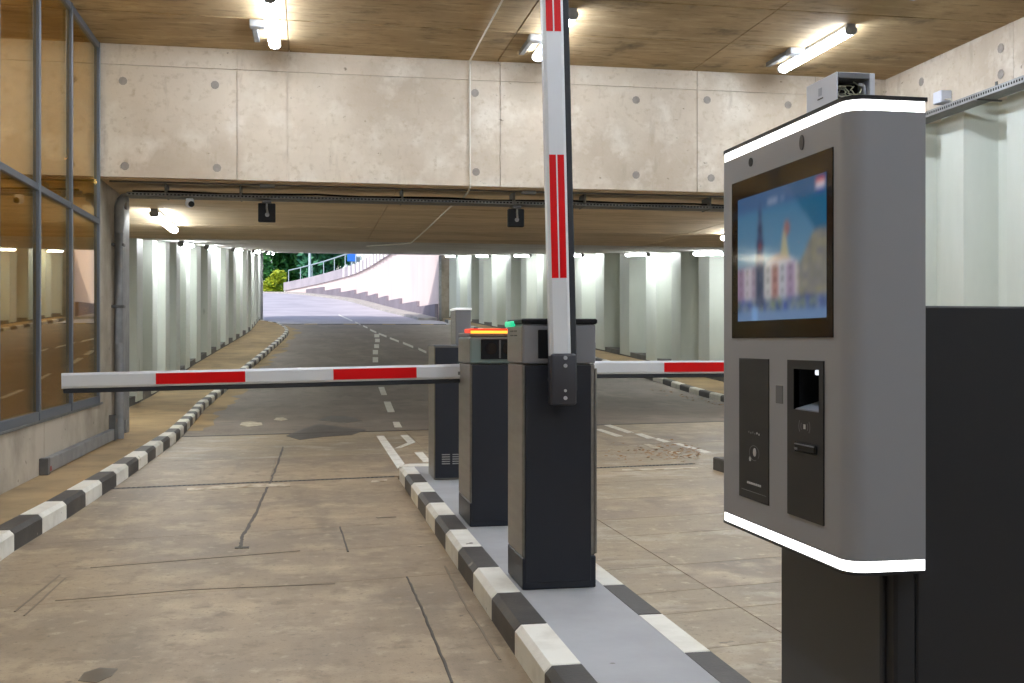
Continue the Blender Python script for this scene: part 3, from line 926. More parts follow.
# white dividing lines on the red film
for s0, s1 in ((0.493, 1.028), (1.563, 2.098)):
    bm = NB(); box(bm, s0, s1, -0.0305, -0.0295, -0.003, 0.003); bmesh.ops.transform(bm, matrix=mx1, verts=bm.verts)
    obj('stripe_seam', bm, M_white, a1)
bm = NB(); box(bm, -0.06, 0.165, -0.042, 0.036, -0.064, 0.05, 0.012, 3); bmesh.ops.transform(bm, matrix=frame_mx(o1, (0, 0, 1), (0, 1, 0)), verts=bm.verts)
br = obj('arm_bracket', bm, M_bracket, t1, smooth=True)
obj('hinge_shaft', disc(NB(), (1.086, 4.775, 1.05), (0, -1, 0), 0.04, 0.07, 20), M_galvd, t1)
for zz, r in ((0.146, 0.0085), (0.112, 0.0085), (0.004, 0.0062), (-0.028, 0.0085)):
    obj('bolt', disc(NB(), o1 + Vector((0.012, -0.042, zz)), (0, -1, 0), r, 0.006, 12), M_bolt, br)

# -- second cabinet: arm lowered across the left lane
t2 = barrier(0.945, 1.28, 6.46, 6.96, 1.268, 1.085, 'barrier_gate', 'second charcoal barrier cabinet with glowing orange top and arm lowered across left lane', M_headgreen)
obj('top_cap', bx(0.942, 1.283, 6.455, 6.963, 1.25, 1.272, 0.004), M_headg, t2)
ls = obj('light_bar', bx(0.94, 1.285, 6.44, 6.66, 1.272, 1.296, 0.004), M_red_led, t2)
obj('light_line', bx(0.945, 1.28, 6.434, 6.44, 1.268, 1.284), M_orange_led, ls)
wd = obj('head_window', bx(1.01, 1.245, 6.448, 6.462, 1.115, 1.235, 0.003), M_black, t2)
for xx in (1.07, 1.175):
    obj('lens', disc(NB(), (xx, 6.448, 1.178), (0, -1, 0), 0.035, 0.006, 18), M_bezel, wd)
obj('window_divider', bx(1.118, 1.128, 6.444, 6.45, 1.12, 1.23), M_galvd, wd)
hx2 = Vector((0.944, 6.915, 1.031))
tip2 = Vector((-1.43, 6.915, 0.986))
mx2 = frame_mx(hx2, tip2 - hx2, (0, -1, 0))
if (mx2.to_3x3() @ Vector((0, 0, 1))).z < 0: mx2 = frame_mx(hx2, tip2 - hx2, (0, 1, 0))
Ltot = (tip2 - hx2).length
arm(t2, Ltot, 0, mx2, [(0.275, 0.79), (1.32, 1.843)])
obj('hinge_shaft', disc(NB(), (0.96, 6.915, 1.02), (-1, 0, 0), 0.03, 0.03, 18), M_galvd, t2)

# -- far cabinet on the second island, arm lowered across the far lane
t3 = barrier(3.98, 4.31, 7.25, 7.72, 1.30, 1.10, 'barrier_gate', 'barrier behind the payment terminal with arm lowered across the right lane', M_headg)
obj('top_cap', bx(3.975, 4.315, 7.245, 7.725, 1.282, 1.304, 0.004), M_black, t3)
hx3 = Vector((3.985, 7.49, 1.04)); tip3 = Vector((1.70, 7.49, 1.036))
mx3 = frame_mx(hx3, tip3 - hx3, (0, -1, 0))
if (mx3.to_3x3() @ Vector((0, 0, 1))).z < 0: mx3 = frame_mx(hx3, tip3 - hx3, (0, 1, 0))
arm(t3, (tip3 - hx3).length, 0, mx3, [(0.965, 1.505)])
obj('hinge_shaft', disc(NB(), (3.98, 7.49, 1.02), (-1, 0, 0), 0.05, 0.03, 18), M_galvd, t3)

# -- third cabinet, without arm: vents low on its door and a narrow ticket head on top
t4 = tag(empty('control_cabinet', (1.14, 8.9, 0.12)), 'farthest dark control cabinet on the island with narrow grey head on top', 'cabinet')
obj('shell', bx(0.985, 1.31, 8.705, 9.12, 0.12, 1.18, 0.006), M_steel, t4)
d = obj('front_door', bx(0.992, 1.305, 8.69, 8.708, 0.135, 1.172, 0.003), M_dark, t4)
for c in (0, 1):
    for r in range(5):
        obj('vent_slot', bx(1.045 + c * 0.085, 1.11 + c * 0.085, 8.686, 8.691, 0.245 + r * 0.018, 0.253 + r * 0.018), M_galv, d)
obj('top_cap', bx(0.98, 1.315, 8.70, 9.125, 1.18, 1.192, 0.003), M_headg, t4)
hd = obj('ticket_head', bx(1.172, 1.295, 8.80, 9.11, 1.192, 1.475, 0.006), M_headg, t4)
obj('head_side', bx(1.168, 1.173, 8.81, 9.10, 1.20, 1.47), M_steel, hd)
obj('lit_cap', bx(1.166, 1.30, 8.79, 9.115, 1.475, 1.492, 0.006, 2), M_dimwhite, hd)
for k in range(5):
    obj('side_symbol', disc(NB(), (1.168, 8.95, 1.27 + k * 0.03), (-1, 0, 0), 0.009, 0.002, 8), M_icon, hd)

# ================================================================== PAYMENT TERMINAL
KX, KXB, KY0, KY1 = 1.04, 1.204, 1.995, 2.685        # front face, back, near end, far end
KZ0, KZ1 = 0.760, 1.70


def round_rect(x0, x1, y0, y1, r, n=7, inset=0.0):
    """plan outline with the two front corners (at x0) rounded"""
    x0 += inset; y0 += inset; y1 -= inset
    r = max(r - inset, 0.005)
    P = [(x1, y0)]
    for k in range(n + 1):
        a = math.pi / 2 * k / n
        P.append((x0 + r - r * math.sin(a), y0 + r - r * math.cos(a)))
    for k in range(n + 1):
        a = math.pi / 2 * k / n
        P.append((x0 + r - r * math.cos(a), y1 - r + r * math.sin(a)))
    P.append((x1, y1))
    return P


kt = tag(empty('payment_terminal', (1.25, 2.3, 0.12)), 'large grey payment terminal with lit screen and white light strips', 'terminal')
body = prism(NB(), round_rect(KX, KXB, KY0, KY1, 0.04), 'z', KZ0 + 0.028, KZ1 - 0.026)
hd = obj('head_housing', body, M_kiosk, kt, smooth=True)
obj('top_light_strip', prism(NB(), round_rect(KX, KXB, KY0, KY1, 0.04, inset=0.002), 'z', KZ1 - 0.026, KZ1 - 0.004), M_led, kt, smooth=True)
obj('top_cover', prism(NB(), round_rect(KX - 0.001, KXB + 0.004, KY0 - 0.001, KY1 + 0.001, 0.04), 'z', KZ1 - 0.004, KZ1 + 0.004), M_kpanel, kt, smooth=True)
obj('bottom_light_strip', prism(NB(), round_rect(KX, KXB, KY0, KY1, 0.04, inset=0.002), 'z', KZ0 + 0.006, KZ0 + 0.028), M_led, kt, smooth=True)
obj('bottom_cover', prism(NB(), round_rect(KX - 0.001, KXB, KY0 - 0.001, KY1 + 0.001, 0.04), 'z', KZ0, KZ0 + 0.006), M_kpanel, kt, smooth=True)
# screen
SY0, SY1, SZ0, SZ1 = 2.058, 2.594, 1.228, 1.612
obj('screen_glass', bx(KX - 0.0025, KX + 0.01, SY0, SY1, SZ0, SZ1, 0.001), M_bezel, kt)


def town(u, v):
    """the picture on the screen, u from its left to its right, v upwards: a town square under a blue sky"""
    h = lambda a, b: (math.sin(a * 127.1 + b * 311.7) * 43758.5453) % 1.0
    c = [(60 + 70 * (1 - v)), (118 + 44 * (1 - v)), (158 + 26 * (1 - v))]
    if v > 0.44:
        d = (u - 0.62) * 0.9 + (v - 0.8) * 0.7
        if d > 0.12: c = [14, 100, 140]
    if u + v * 0.0 > 0.70 and v < 0.30 + (u - 0.66) * 1.45 and v < 0.62: c = [112 + 34 * h(int(u * 22), int(v * 18)), 116 + 26 * h(int(u * 22), int(v * 18)), 112 + 20 * h(int(u * 19), int(v * 18))]
    if abs(u - 0.57) < 0.055 * (1.0 - max(0, (v - 0.44)) / 0.28) and 0.4 < v < 0.72: c = [176, 172, 140]
    if 0.36 < u < 0.64 and 0.40 < v < 0.50 - abs(u - 0.5) * 0.35: c = [186, 158, 140]
    if 0.17 < v < 0.43 and u < 0.72:
        k = int(u / 0.085)
        base = [(150, 128, 160), (190, 184, 196), (166, 152, 176), (184, 172, 186), (196, 196, 200), (176, 130, 128), (186, 190, 204), (160, 140, 172), (190, 186, 190)][k % 9]
        c = list(base)
        fu = (u / 0.085) % 1.0; fv = ((v - 0.17) / 0.085) % 1.0
        if 0.3 < fu < 0.65 and 0.3 < fv < 0.8: c = [x * 0.62 for x in c]
    if 0.425 < v < 0.44 and 0.36 < u < 0.67: c = [224, 226, 232]
    if v < 0.17:
        c = [96, 124, 158]
        if v > 0.08: c = [46 + 90 * h(int(u * 30), int(v * 30)), 74 + 76 * h(int(u * 30), int(v * 30)), 112 + 60 * h(int(u * 34), 2)]
    if v < 0.07: c = [110, 142, 184]
    if 0.18 < u < 0.26 and v < 0.10: c = [128, 172, 226]
    w = 0.05 if v < 0.5 else 0.05 * (1 - (v - 0.5) / 0.48)
    if abs(u - 0.285) < w and v < 0.92 and v > 0.1:
        c = [40, 62, 96] if h(int(v * 26), int(u * 40)) < 0.6 else [74, 88, 122]
        if abs(u - 0.285) < w * 0.4 and 0.55 < v < 0.6: c = [130, 70, 80]
    if (u - 0.60) ** 2 / 0.001 + (v - 0.68) ** 2 / 0.003 < 1: c = [150, 108, 108]
    if v > 0.865:
        c = [x * 0.55 + y * 0.45 for x, y in zip(c, (60, 78, 130))]
        if 0.36 < u < 0.56 and 0.90 < v < 0.935 and h(int(u * 70), 5) > 0.35: c = [150, 164, 190]
    if u > 0.90 and u < 0.985 and 0.885 < v < 0.975:
        c = [(200, 24, 34), (235, 235, 240), (26, 60, 150)][2 - int((v - 0.885) / 0.0301) if (v - 0.885) / 0.0301 < 3 else 0]
    return c


bm = NB()
cl = bm.loops.layers.float_color.new('picture')
NU, NV = 84, 62
iy0, iy1, iz0, iz1 = 2.083, 2.552, 1.269, 1.566
grid = [[bm.verts.new((KX - 0.0032, iy1 - (iy1 - iy0) * i / NU, iz0 + (iz1 - iz0) * j / NV)) for j in range(NV + 1)] for i in range(NU + 1)]
raw = [[L(town(min(max(i, 0.5), NU - 0.5) / NU, min(max(j, 0.5), NV - 0.5) / NV)) for j in range(NV + 1)] for i in range(NU + 1)]


def soft(i, j, r=2):
    acc, w = [0, 0, 0], 0
    for a in range(-r, r + 1):
        for b in range(-r, r + 1):
            k = 1.0 / (1 + a * a + b * b)
            c = raw[min(max(i + a, 0), NU)][min(max(j + b, 0), NV)]
            for q in range(3): acc[q] += c[q] * k
            w += k
    return tuple(v / w for v in acc) + (1.0,)


shown = [[soft(i, j) for j in range(NV + 1)] for i in range(NU + 1)]
for i in range(NU):
    for j in range(NV):
        ij = ((i, j), (i + 1, j), (i + 1, j + 1), (i, j + 1))
        f = bm.faces.new([grid[a][b] for a, b in ij])
        for lp, (a, b) in zip(f.loops, ij): lp[cl] = shown[a][b]
scr = obj('screen_picture', bm, M_screen, kt)
# sensor eyes over the screen
obj('sensor_eye', disc(NB(), (KX + 0.001, 2.478, 1.648), (-1, 0, 0), 0.0105, 0.003, 20), M_black, kt)
obj('sensor_eye', disc(NB(), (KX + 0.001, 2.202, 1.646), (-1, 0, 0), 0.013, 0.003, 20, 0.8, 1.25), M_kdoor, kt)
# left dark panel with an intercom symbol
lp_ = obj('intercom_panel', bx(KX - 0.002, KX + 0.01, 2.372, 2.548, 0.843, 1.18, 0.001), M_kpanel, kt)
bm = NB()
cy0, cz0 = 2.453, 0.956
for k in range(28):
    a0, a1_ = 2 * math.pi * k / 28, 2 * math.pi * (k + 1) / 28
    if 3.6 < a0 % (2 * math.pi) < 4.1: continue
    v = [bm.verts.new((KX - 0.0028, cy0 + r * math.cos(a), cz0 + 0.62 * r * math.sin(a))) for r, a in ((0.030, a0), (0.030, a1_), (0.0265, a1_), (0.0265, a0))]
    bm.faces.new(v)
obj('call_ring', bm, M_icond, lp_)
obj('call_symbol', disc(NB(), (KX - 0.002, cy0 - 0.002, cz0 + 0.002), (-1, 0, 0), 0.009, 0.001, 14, 1.0, 1.1), M_icon, lp_)
obj('ring_tail', disc(NB(), (KX - 0.002, cy0 + 0.025, cz0 - 0.016), (-1, 0, 0), 0.006, 0.001, 6), M_icon, lp_)
for k in range(6):
    obj('speaker_dot', disc(NB(), (KX - 0.002, 2.425 + k * 0.012, 1.002 + (k % 2) * 0.002), (-1, 0, 0), 0.0025, 0.001, 8), M_icon if k < 2 else M_icond, lp_)
for k in range(8):
    obj('small_print', bx(KX - 0.0028, KX - 0.002, 2.415 + k * 0.0105, 2.4225 + k * 0.0105, 0.880, 0.885), M_icon, lp_)
obj('print_line', bx(KX - 0.0028, KX - 0.002, 2.385, 2.53, 0.862, 0.8635), M_icond, lp_)
obj('microphone_grille', bx(KX - 0.001, KX + 0.01, 2.298, 2.336, 1.081, 1.122, 0.001), mat('grille_grey', (92, 92, 94), 0.6), kt)
# right dark panel: recess of the reader, contactless mark, card slot
y0, y1, z0, z1 = 2.098, 2.27, 0.842, 1.18
ry0, ry1, rz0, rz1 = 2.118, 2.238, 1.073, 1.161
bm = NB()
box(bm, KX - 0.003, KX + 0.01, y0, y1, z0, rz0); box(bm, KX - 0.003, KX + 0.01, y0, y1, rz1, z1)
box(bm, KX - 0.003, KX + 0.01, y0, ry0, rz0, rz1); box(bm, KX - 0.003, KX + 0.01, ry1, y1, rz0, rz1)
rp = obj('reader_panel', bm, M_kpanel, kt)
# the recess itself is cut into the housing and lined in black
cutter = bpy.data.objects.new('cutter', mesh_from(bx(KX - 0.05, KX + 0.075, ry0 - 0.003, ry1 + 0.003, rz0 - 0.003, rz1 + 0.003), 'cutter', M_black))
COL.objects.link(cutter)
md = hd.modifiers.new('cut', 'BOOLEAN'); md.operation = 'DIFFERENCE'; md.object = cutter; md.solver = 'EXACT'
dg = bpy.context.evaluated_depsgraph_get()
cutme = bpy.data.meshes.new_from_object(hd.evaluated_get(dg))
hd.modifiers.clear(); hd.data = cutme
bpy.data.objects.remove(cutter)
bm = NB(); t_ = 0.0025
box(bm, KX + 0.07, KX + 0.0725, ry0, ry1, rz0, rz1)
box(bm, KX - 0.001, KX + 0.07, ry0 - t_, ry0, rz0, rz1); box(bm, KX - 0.001, KX + 0.07, ry1, ry1 + t_, rz0, rz1)
box(bm, KX - 0.001, KX + 0.07, ry0, ry1, rz0 - t_, rz0); box(bm, KX - 0.001, KX + 0.07, ry0, ry1, rz1, rz1 + t_)
obj('reader_recess', bm, M_black, rp)
obj('reader_shelf', prism(NB(), [(KX + 0.001, rz0), (KX + 0.06, rz0), (KX + 0.06, rz0 + 0.018), (KX + 0.001, rz0 + 0.002)], 'y', ry0 + 0.002, ry1 - 0.002), mat('reader_shelf_grey', (128, 136, 148), 0.5), rp)
obj('reader_light', bx(KX + 0.012, KX + 0.05, ry0 + 0.02, ry0 + 0.05, rz1 - 0.012, rz1 - 0.001, 0.002), mat('reader_light_glow', (220, 226, 236), 0.4, emit=1.2), rp)
for r, w in ((0.018, 0.003), (0.028, 0.003)):
    for s in (-1, 1):
        bm = NB()
        for k in range(6):
            a0, a1_ = (-0.6 + 0.2 * k), (-0.6 + 0.2 * (k + 1))
            v = [bm.verts.new((KX - 0.0036, 2.184 + s * q * math.cos(a), 1.039 + 0.8 * q * math.sin(a))) for q, a in ((r, a0), (r, a1_), (r - w, a1_), (r - w, a0))]
            bm.faces.new(v)
        obj('contactless_wave', bm, M_icond, rp)
obj('contactless_dot', bx(KX - 0.0038, KX - 0.003, 2.179, 2.188, 1.034, 1.044), M_icon, rp)
obj('card_slot', bx(KX - 0.008, KX, 2.125, 2.228, 0.984, 1.004, 0.006, 2), M_black, rp)
obj('slot_lip', bx(KX - 0.0095, KX - 0.006, 2.13, 2.222, 0.999, 1.002, 0.001), M_icond, rp)
obj('slot_chip', bx(KX - 0.0095, KX - 0.006, 2.208, 2.222, 0.987, 0.992, 0.001), M_icond, rp)
# pedestal and the tall dark body behind the head
ped = obj('pedestal', bx(1.158, KXB + 0.002, 2.03, 2.565, 0.12, KZ0 - 0.001, 0.006), M_kdark, kt)
obj('pedestal_door', bx(1.146, 1.16, 2.065, 2.545, 0.16, 0.745, 0.004), M_kdoor, kt)
obj('rear_body', bx(KXB + 0.002, 1.47, 2.03, 2.565, 0.12, 1.292, 0.004), M_kdark, kt)
obj('rear_body_gasket', bx(KXB, KXB + 0.004, 2.01, 2.62, KZ0 + 0.02, KZ1 - 0.02), M_black, kt)

# open white box with wires standing on the terminal
wbx = tag(empty('junction_box', (1.165, 2.27, KZ1 + 0.004)), 'small white open-ended box with loose cream wires on top of the terminal', 'box')
x0, x1, y0, y1, z0, z1 = 1.118, 1.208, 2.20, 2.345, KZ1 + 0.004, 1.801
obj('side_plate', bx(x0, x0 + 0.004, y0, y1, z0, z1, 0.001), M_whitebox, wbx)
obj('side_plate', bx(x1 - 0.012, x1, y0, y1, z0, z1, 0.001), M_whitebox, wbx)
obj('top_plate', bx(x0 + 0.004, x1 - 0.012, y0, y1, z1 - 0.013, z1, 0.001), M_headg, wbx)
obj('back_plate', bx(x0 + 0.004, x1 - 0.012, y1 - 0.004, y1, z0, z1 - 0.013), M_kpanel, wbx)
obj('base_plate', bx(x0 + 0.004, x1 - 0.012, y0, y1 - 0.004, z0, z0 + 0.004), M_kpanel, wbx)
obj('inner_plate', bx(x0 + 0.006, x1 - 0.014, y0 + 0.05, y0 + 0.054, z0 + 0.004, z1 - 0.013), M_kpanel, wbx)
obj('printed_emblem', bx(x0 - 0.0008, x0, 2.268, 2.284, 1.765, 1.782), mat('emblem_grey', (168, 174, 188), 0.5), wbx)
obj('printed_line', bx(x0 - 0.0008, x0, 2.262, 2.288, 1.757, 1.7595), M_kdoor, wbx)
random.seed(5)
for k in range(7):
    pts = []
    a0 = random.uniform(0, 6.28); cx_, cz_ = random.uniform(1.135, 1.175), random.uniform(1.758, 1.772)
    rr = random.uniform(0.008, 0.014)
    for i in range(9):
        a = a0 + i * random.uniform(0.35, 0.55)
        pts.append((min(max(cx_ + rr * math.cos(a) * 1.3, x0 + .007), x1 - .016), y0 + 0.01 + 0.004 * i * (k % 2) + random.uniform(0, 0.006), max(cz_ + rr * math.sin(a), z0 + 0.008)))
    obj('wire', tube(NB(), pts, 0.0013, 5), M_wire, wbx, smooth=True)
for k in range(4):
    xx = 1.14 + 0.012 * k
    obj('wire', tube(NB(), [(xx, y0 + 0.05, z0 + 0.06), (xx + 0.008, y0 + 0.02, z0 + 0.055 - 0.006 * k), (xx + 0.016, y0 + 0.012, z0 + 0.03), (xx + 0.012, y0 + 0.03, z0 + 0.006)], 0.0014, 5), M_wire, wbx, smooth=True)
obj('pipe_elbow', tube(NB(), [(1.176, y0 + 0.012, z0 + 0.075), (1.188, y0 + 0.012, z0 + 0.072), (1.190, y0 + 0.012, z0 + 0.06), (1.190, y0 + 0.012, z0 + 0.004)], 0.0035, 8), M_whitebox, wbx, smooth=True)

# ================================================================== TRAYS, PIPES, SENSORS, CABLES
tr = tag(empty('cable_tray', (-2, 12.7, 2.83)), 'grey perforated cable tray running across under the concrete beam', 'cable tray')
obj('tray_rail', bx(-1.95, 9.0, 12.58, 12.60, 2.815, 2.855, 0.002), M_galvd, tr)
obj('tray_rail', bx(-1.95, 9.0, 12.82, 12.84, 2.815, 2.855, 0.002), M_galv, tr)
obj('tray_floor', bx(-1.95, 9.0, 12.60, 12.82, 2.815, 2.82), M_galvd, tr)
bm = NB()
for i in range(270):
    box(bm, -1.93 + i * 0.04, -1.93 + i * 0.04 + 0.022, 12.577, 12.579, 2.827, 2.843)
g = obj('tray_perforation', bm, M_black, tr); g['kind'] = 'stuff'
obj('tray_cable', tube(NB(), [(-1.9 + i * 0.5, 12.66 + 0.02 * math.sin(i), 2.875 + 0.008 * math.sin(i * 2.1)) for i in range(22)], 0.012, 6), M_black, tr)
obj('tray_cable', tube(NB(), [(-1.9 + i * 0.5, 12.74 + 0.02 * math.cos(i), 2.872 + 0.008 * math.sin(i * 1.3)) for i in range(22)], 0.010, 6), M_cablew, tr)
for x in (-1.55, -0.75, 1.05, 2.35, 3.2, 4.75, 6.2):
    obj('tray_hanger', bx(x, x + 0.02, 12.57, 12.85, 2.807, 2.958, 0.002), M_galvd, tr)
pp = tag(empty('conduit_pipe', (-2.1, 13.3, 0.12)), 'grey steel conduit bending from the tray down the left pier', 'pipe')
pts = [(-1.96, 12.72, 2.81)] + [(-1.98 - 0.1 * math.sin(a), 12.72 + 0.25 * (1 - math.cos(a)), 2.81 - 0.2 * (1 - math.cos(a))) for a in [math.pi / 2 * k / 6 for k in range(1, 7)]]
pts += [(-2.10, 13.02, 2.45), (-2.10, 13.06, 1.2), (-2.10, 13.06, 0.12)]
obj('pipe_run', tube(NB(), pts, 0.05, 10), M_galv, pp, smooth=True)
obj('trunking', bx(XL + 0.002, XL + 0.07, 13.20, 13.66, 0.30, 2.78, 0.008), M_galv, pp)
for zz in (0.7, 1.6, 2.3):
    obj('pipe_clip', bx(XL + 0.002, XL + 0.135, 13.0, 13.12, zz, zz + 0.03, 0.004), M_galvd, pp)
# slim conduits above the tray
cd = tag(empty('conduit_pipe', (0, 12.45, 2.93)), 'thin dark conduit fixed to the soffit above the cable tray', 'pipe')
obj('pipe_run', tube(NB(), [(-2.1, 12.42, 2.944), (6.8, 12.42, 2.944)], 0.010, 8), M_galvd, cd)
for x in (-0.44, 2.5):
    obj('pipe_clip', bx(x - 0.08, x + 0.08, 12.38, 12.47, 2.915, 2.953, 0.004), M_galv, cd)

for nm, x, lab in (('a', -0.456, 'left black vehicle sensor hanging below the cable tray'), ('b', 2.40, 'right black vehicle sensor hanging below the cable tray')):
    s = tag(empty('vehicle_sensor', (x, 12.7, 2.80)), lab, 'sensor', 'black sensors under the cable tray')
    obj('sensor_housing', bx(x - 0.095, x + 0.095, 12.66, 12.74, 2.565, 2.775, 0.008), M_black, s)
    obj('sensor_bracket', tube(NB(), [(x, 12.62, 2.80), (x, 12.62, 2.72), (x + 0.01, 12.645, 2.66), (x + 0.01, 12.662, 2.645)], 0.012, 8), M_galv, s, smooth=True)
    obj('bracket_knob', disc(NB(), (x + 0.005, 12.66, 2.645), (0, -1, 0), 0.024, 0.02, 12), M_galv, s)
    obj('mount_plate', bx(x - 0.05, x + 0.05, 12.6, 12.72, 2.772, 2.806, 0.003), M_galvd, s)

dc = tag(empty('dome_camera', (-1.29, 12.7, 2.80)), 'small white dome camera with black eye under the tray', 'camera')
bm = NB(); bmesh.ops.create_uvsphere(bm, u_segments=16, v_segments=8, radius=0.05); bmesh.ops.translate(bm, vec=(-1.29, 12.66, 2.755), verts=bm.verts)
obj('dome', bm, M_whitebox, dc, smooth=True)
bm = NB(); bmesh.ops.create_uvsphere(bm, u_segments=14, v_segments=8, radius=0.034); bmesh.ops.translate(bm, vec=(-1.27, 12.625, 2.742), verts=bm.verts)
obj('camera_eye', bm, M_black, dc, smooth=True)
obj('mount_base', bx(-1.33, -1.25, 12.62, 12.70, 2.778, 2.806, 0.006), M_whitebox, dc)

wc = tag(empty('white_cable', (1.78, 12.17, 2.95)), 'thin white cable running from the ceiling down the beam face', 'cable')
for nm, pts in (('ceiling_run', [(1.73, 4.0, HC - 0.018), (1.745, 9.0, HC - 0.018), (1.775, 12.10, HC - 0.018), (1.778, 12.17, HC - 0.05)]),
                ('beam_run', [(1.778, 12.17, HC - 0.05), (1.778, 12.175, 3.6), (1.782, 12.172, 2.99), (1.782, 12.185, 2.945)]),
                ('soffit_run', [(1.782, 12.185, 2.945), (1.784, 12.3, 2.918), (1.785, 12.5, 2.905), (1.785, 12.9, 2.90), (1.79, 14, 2.94), (1.79, 17, 2.94), (1.77, 19.2, 2.94)]),
                ('ramp_run', [(1.77, 19.2, 2.94), (1.6, 20.6, 3.03), (1.2, 23, 3.20)])):
    obj(nm, tube(NB(), pts, 0.011, 6), M_cablew, wc, smooth=True)

# tray on the right wall with a small junction box
tr2 = tag(empty('cable_tray', (6.7, 8, 3.66)), 'grey perforated cable tray along the right concrete band', 'cable tray')
obj('tray_rail', bx(6.60, 6.615, 2.0, 12.15, 3.655, 3.72, 0.002), M_galv, tr2)
obj('tray_rail', bx(6.80, 6.815, 2.0, 12.15, 3.655, 3.72, 0.002), M_galv, tr2)
obj('tray_floor', bx(6.615, 6.80, 2.0, 12.15, 3.655, 3.66), M_galvd, tr2)
bm = NB()
for i in range(160):
    box(bm, 6.598, 6.5995, 5.6 + i * 0.04, 5.6 + i * 0.04 + 0.02, 3.675, 3.70)
g = obj('tray_perforation', bm, M_black, tr2); g['kind'] = 'stuff'
for y in (4, 6, 8, 10, 11.6):
    obj('tray_bracket', bx(6.60, XR + 0.05, y, y + 0.03, 3.64, 3.655), M_galvd, tr2)
    obj('tray_bracket', bx(XR - 0.012, XR, y, y + 0.03, 3.655, 3.84), M_galvd, tr2)
jb = tag(empty('junction_box', (6.75, 10.9, 3.75)), 'little white junction box beside the right wall cable tray', 'box')
obj('box_shell', bx(6.70, XR, 10.80, 10.96, 3.80, 3.93, 0.008), M_whitebox, jb)
obj('box_wire', tube(NB(), [(6.75, 10.80, 3.83), (6.72, 10.66, 3.80), (6.70, 10.56, 3.73), (6.69, 10.5, 3.70)], 0.010, 6), M_cablew, jb, smooth=True)

# steel guard beam on the left wall's foot
gb = tag(empty('guard_beam', (-2.1, 11.2, 0.12)), 'grey galvanised steel guard beam at the foot of the left wall', 'guard rail')
obj('beam_channel', bx(XL + 0.001, XL + 0.06, 9.70, 12.93, 0.125, 0.245, 0.005), M_galv, gb)
obj('beam_end', bx(XL + 0.001, XL + 0.072, 9.62, 9.70, 0.116, 0.255, 0.003), M_galvd, gb)
obj('beam_post', bx(XL + 0.001, XL + 0.07, 12.85, 12.94, 0.116, 0.40, 0.003), M_galvd, gb)
obj('red_sticker', bx(XL + 0.06, XL + 0.0612, 9.73, 9.80, 0.135, 0.175), mat('red_label', (150, 50, 48), 0.6), gb)

# ================================================================== OUTDOORS BEYOND THE RAMP
gr = tag(empty('ground'), 'green verge and ground beyond the ramp', kind='structure')
bm = NB()
prev = None
for i in range(30):
    y = 100 + i * 3
    cur = [bm.verts.new((-70, y, zr(y) - 0.25)), bm.verts.new((30, y, zr(y) - 0.25))]
    if prev: bm.faces.new((prev[0], prev[1], cur[1], cur[0]))
    prev = cur
obj('verge', bm, M_grass, gr)
obj('verge_bank', bx(-40, -8.0, 54, 100, 1.0, 2.2), M_grass, gr)

# retaining wall on the outside of the bend
rt = tag(empty('retaining_wall', (6.4, 54, 2.3)), 'pale pink concrete retaining wall curving along the road outside', 'wall')


def top_h(y): return 6.5 - max(0, (y - 66)) * 0.021


def curve_band(name, y0, y1, off0, off1, zlo_, zhi_, m, parent, n=24):
    """a solid band along the outdoor wall between two offsets (to the right of its foot)"""
    bm = NB(); prev = None
    for i in range(n + 1):
        y = y0 + (y1 - y0) * i / n
        x = rw(y)
        cur = [bm.verts.new(p) for p in ((x + off0, y, zlo_(y)), (x + off0, y, zhi_(y)), (x + off1, y, zhi_(y)), (x + off1, y, zlo_(y)))]
        if prev:
            for k in range(4): bm.faces.new((prev[k], prev[(k + 1) % 4], cur[(k + 1) % 4], cur[k]))
        else: bm.faces.new(cur)
        prev = cur
    bm.faces.new(prev[::-1])
    return obj(name, bm, m, parent)


# wall in bays
ybs = [54.2 + i * 5.15 for i in range(10)]
for a, b in zip(ybs, ybs[1:]):
    curve_band('wall_bay', a + 0.02, b - 0.02, 0, 0.5, lambda y: zr(y) - 0.4, lambda y: max(top_h(y), zr(y) + 0.06), M_pink, rt, 5)
    curve_band('parapet', a, b, -0.12, 0.55, lambda y: max(top_h(y), zr(y) + 0.06), lambda y: max(top_h(y), zr(y) + 0.06) + 0.72, M_parap, rt, 5)
# level-topped grey panels at its foot, stepping down towards the tunnel
for i in range(9):
    a = 54.3 + i * 4.5
    h = zr(a + 4.5) + 0.42 if i else zr(a + 4.5) + 0.45
    curve_band('upstand_panel', a, a + 4.47, -0.16, 0.0, lambda y: zr(y) - 0.2, lambda y, h=h: h, M_upst, rt, 3)
for i in range(16):
    y = 62 + i * 1.5
    x = rw(y)
    obj('parapet_pilaster', bx(x - 0.22, x - 0.12, y, y + 0.55, top_h(y), top_h(y) + 0.74), M_bldg, rt)
curve_band('pavement_edge', 53.6, 122, -1.1, -0.16, lambda y: zr(y) - 0.2, lambda y: zr(y) + 0.12, M_kgrey, rt, 40)
rl = tag(empty('railing', (0, 90, 7)), 'pale steel handrail on the parapet of the retaining wall', 'railing')
obj('handrail', tube(NB(), [(rw(y) + 0.1, y, max(top_h(y), zr(y) + .06) + 0.72 + 1.05) for y in range(58, 101, 2)], 0.05, 6), M_rail, rl)
for y in range(58, 101, 3):
    z0 = max(top_h(y), zr(y) + .06) + 0.72
    obj('rail_post', tube(NB(), [(rw(y) + 0.1, y, z0), (rw(y) + 0.1, y, z0 + 1.05)], 0.035, 6), M_rail, rl)

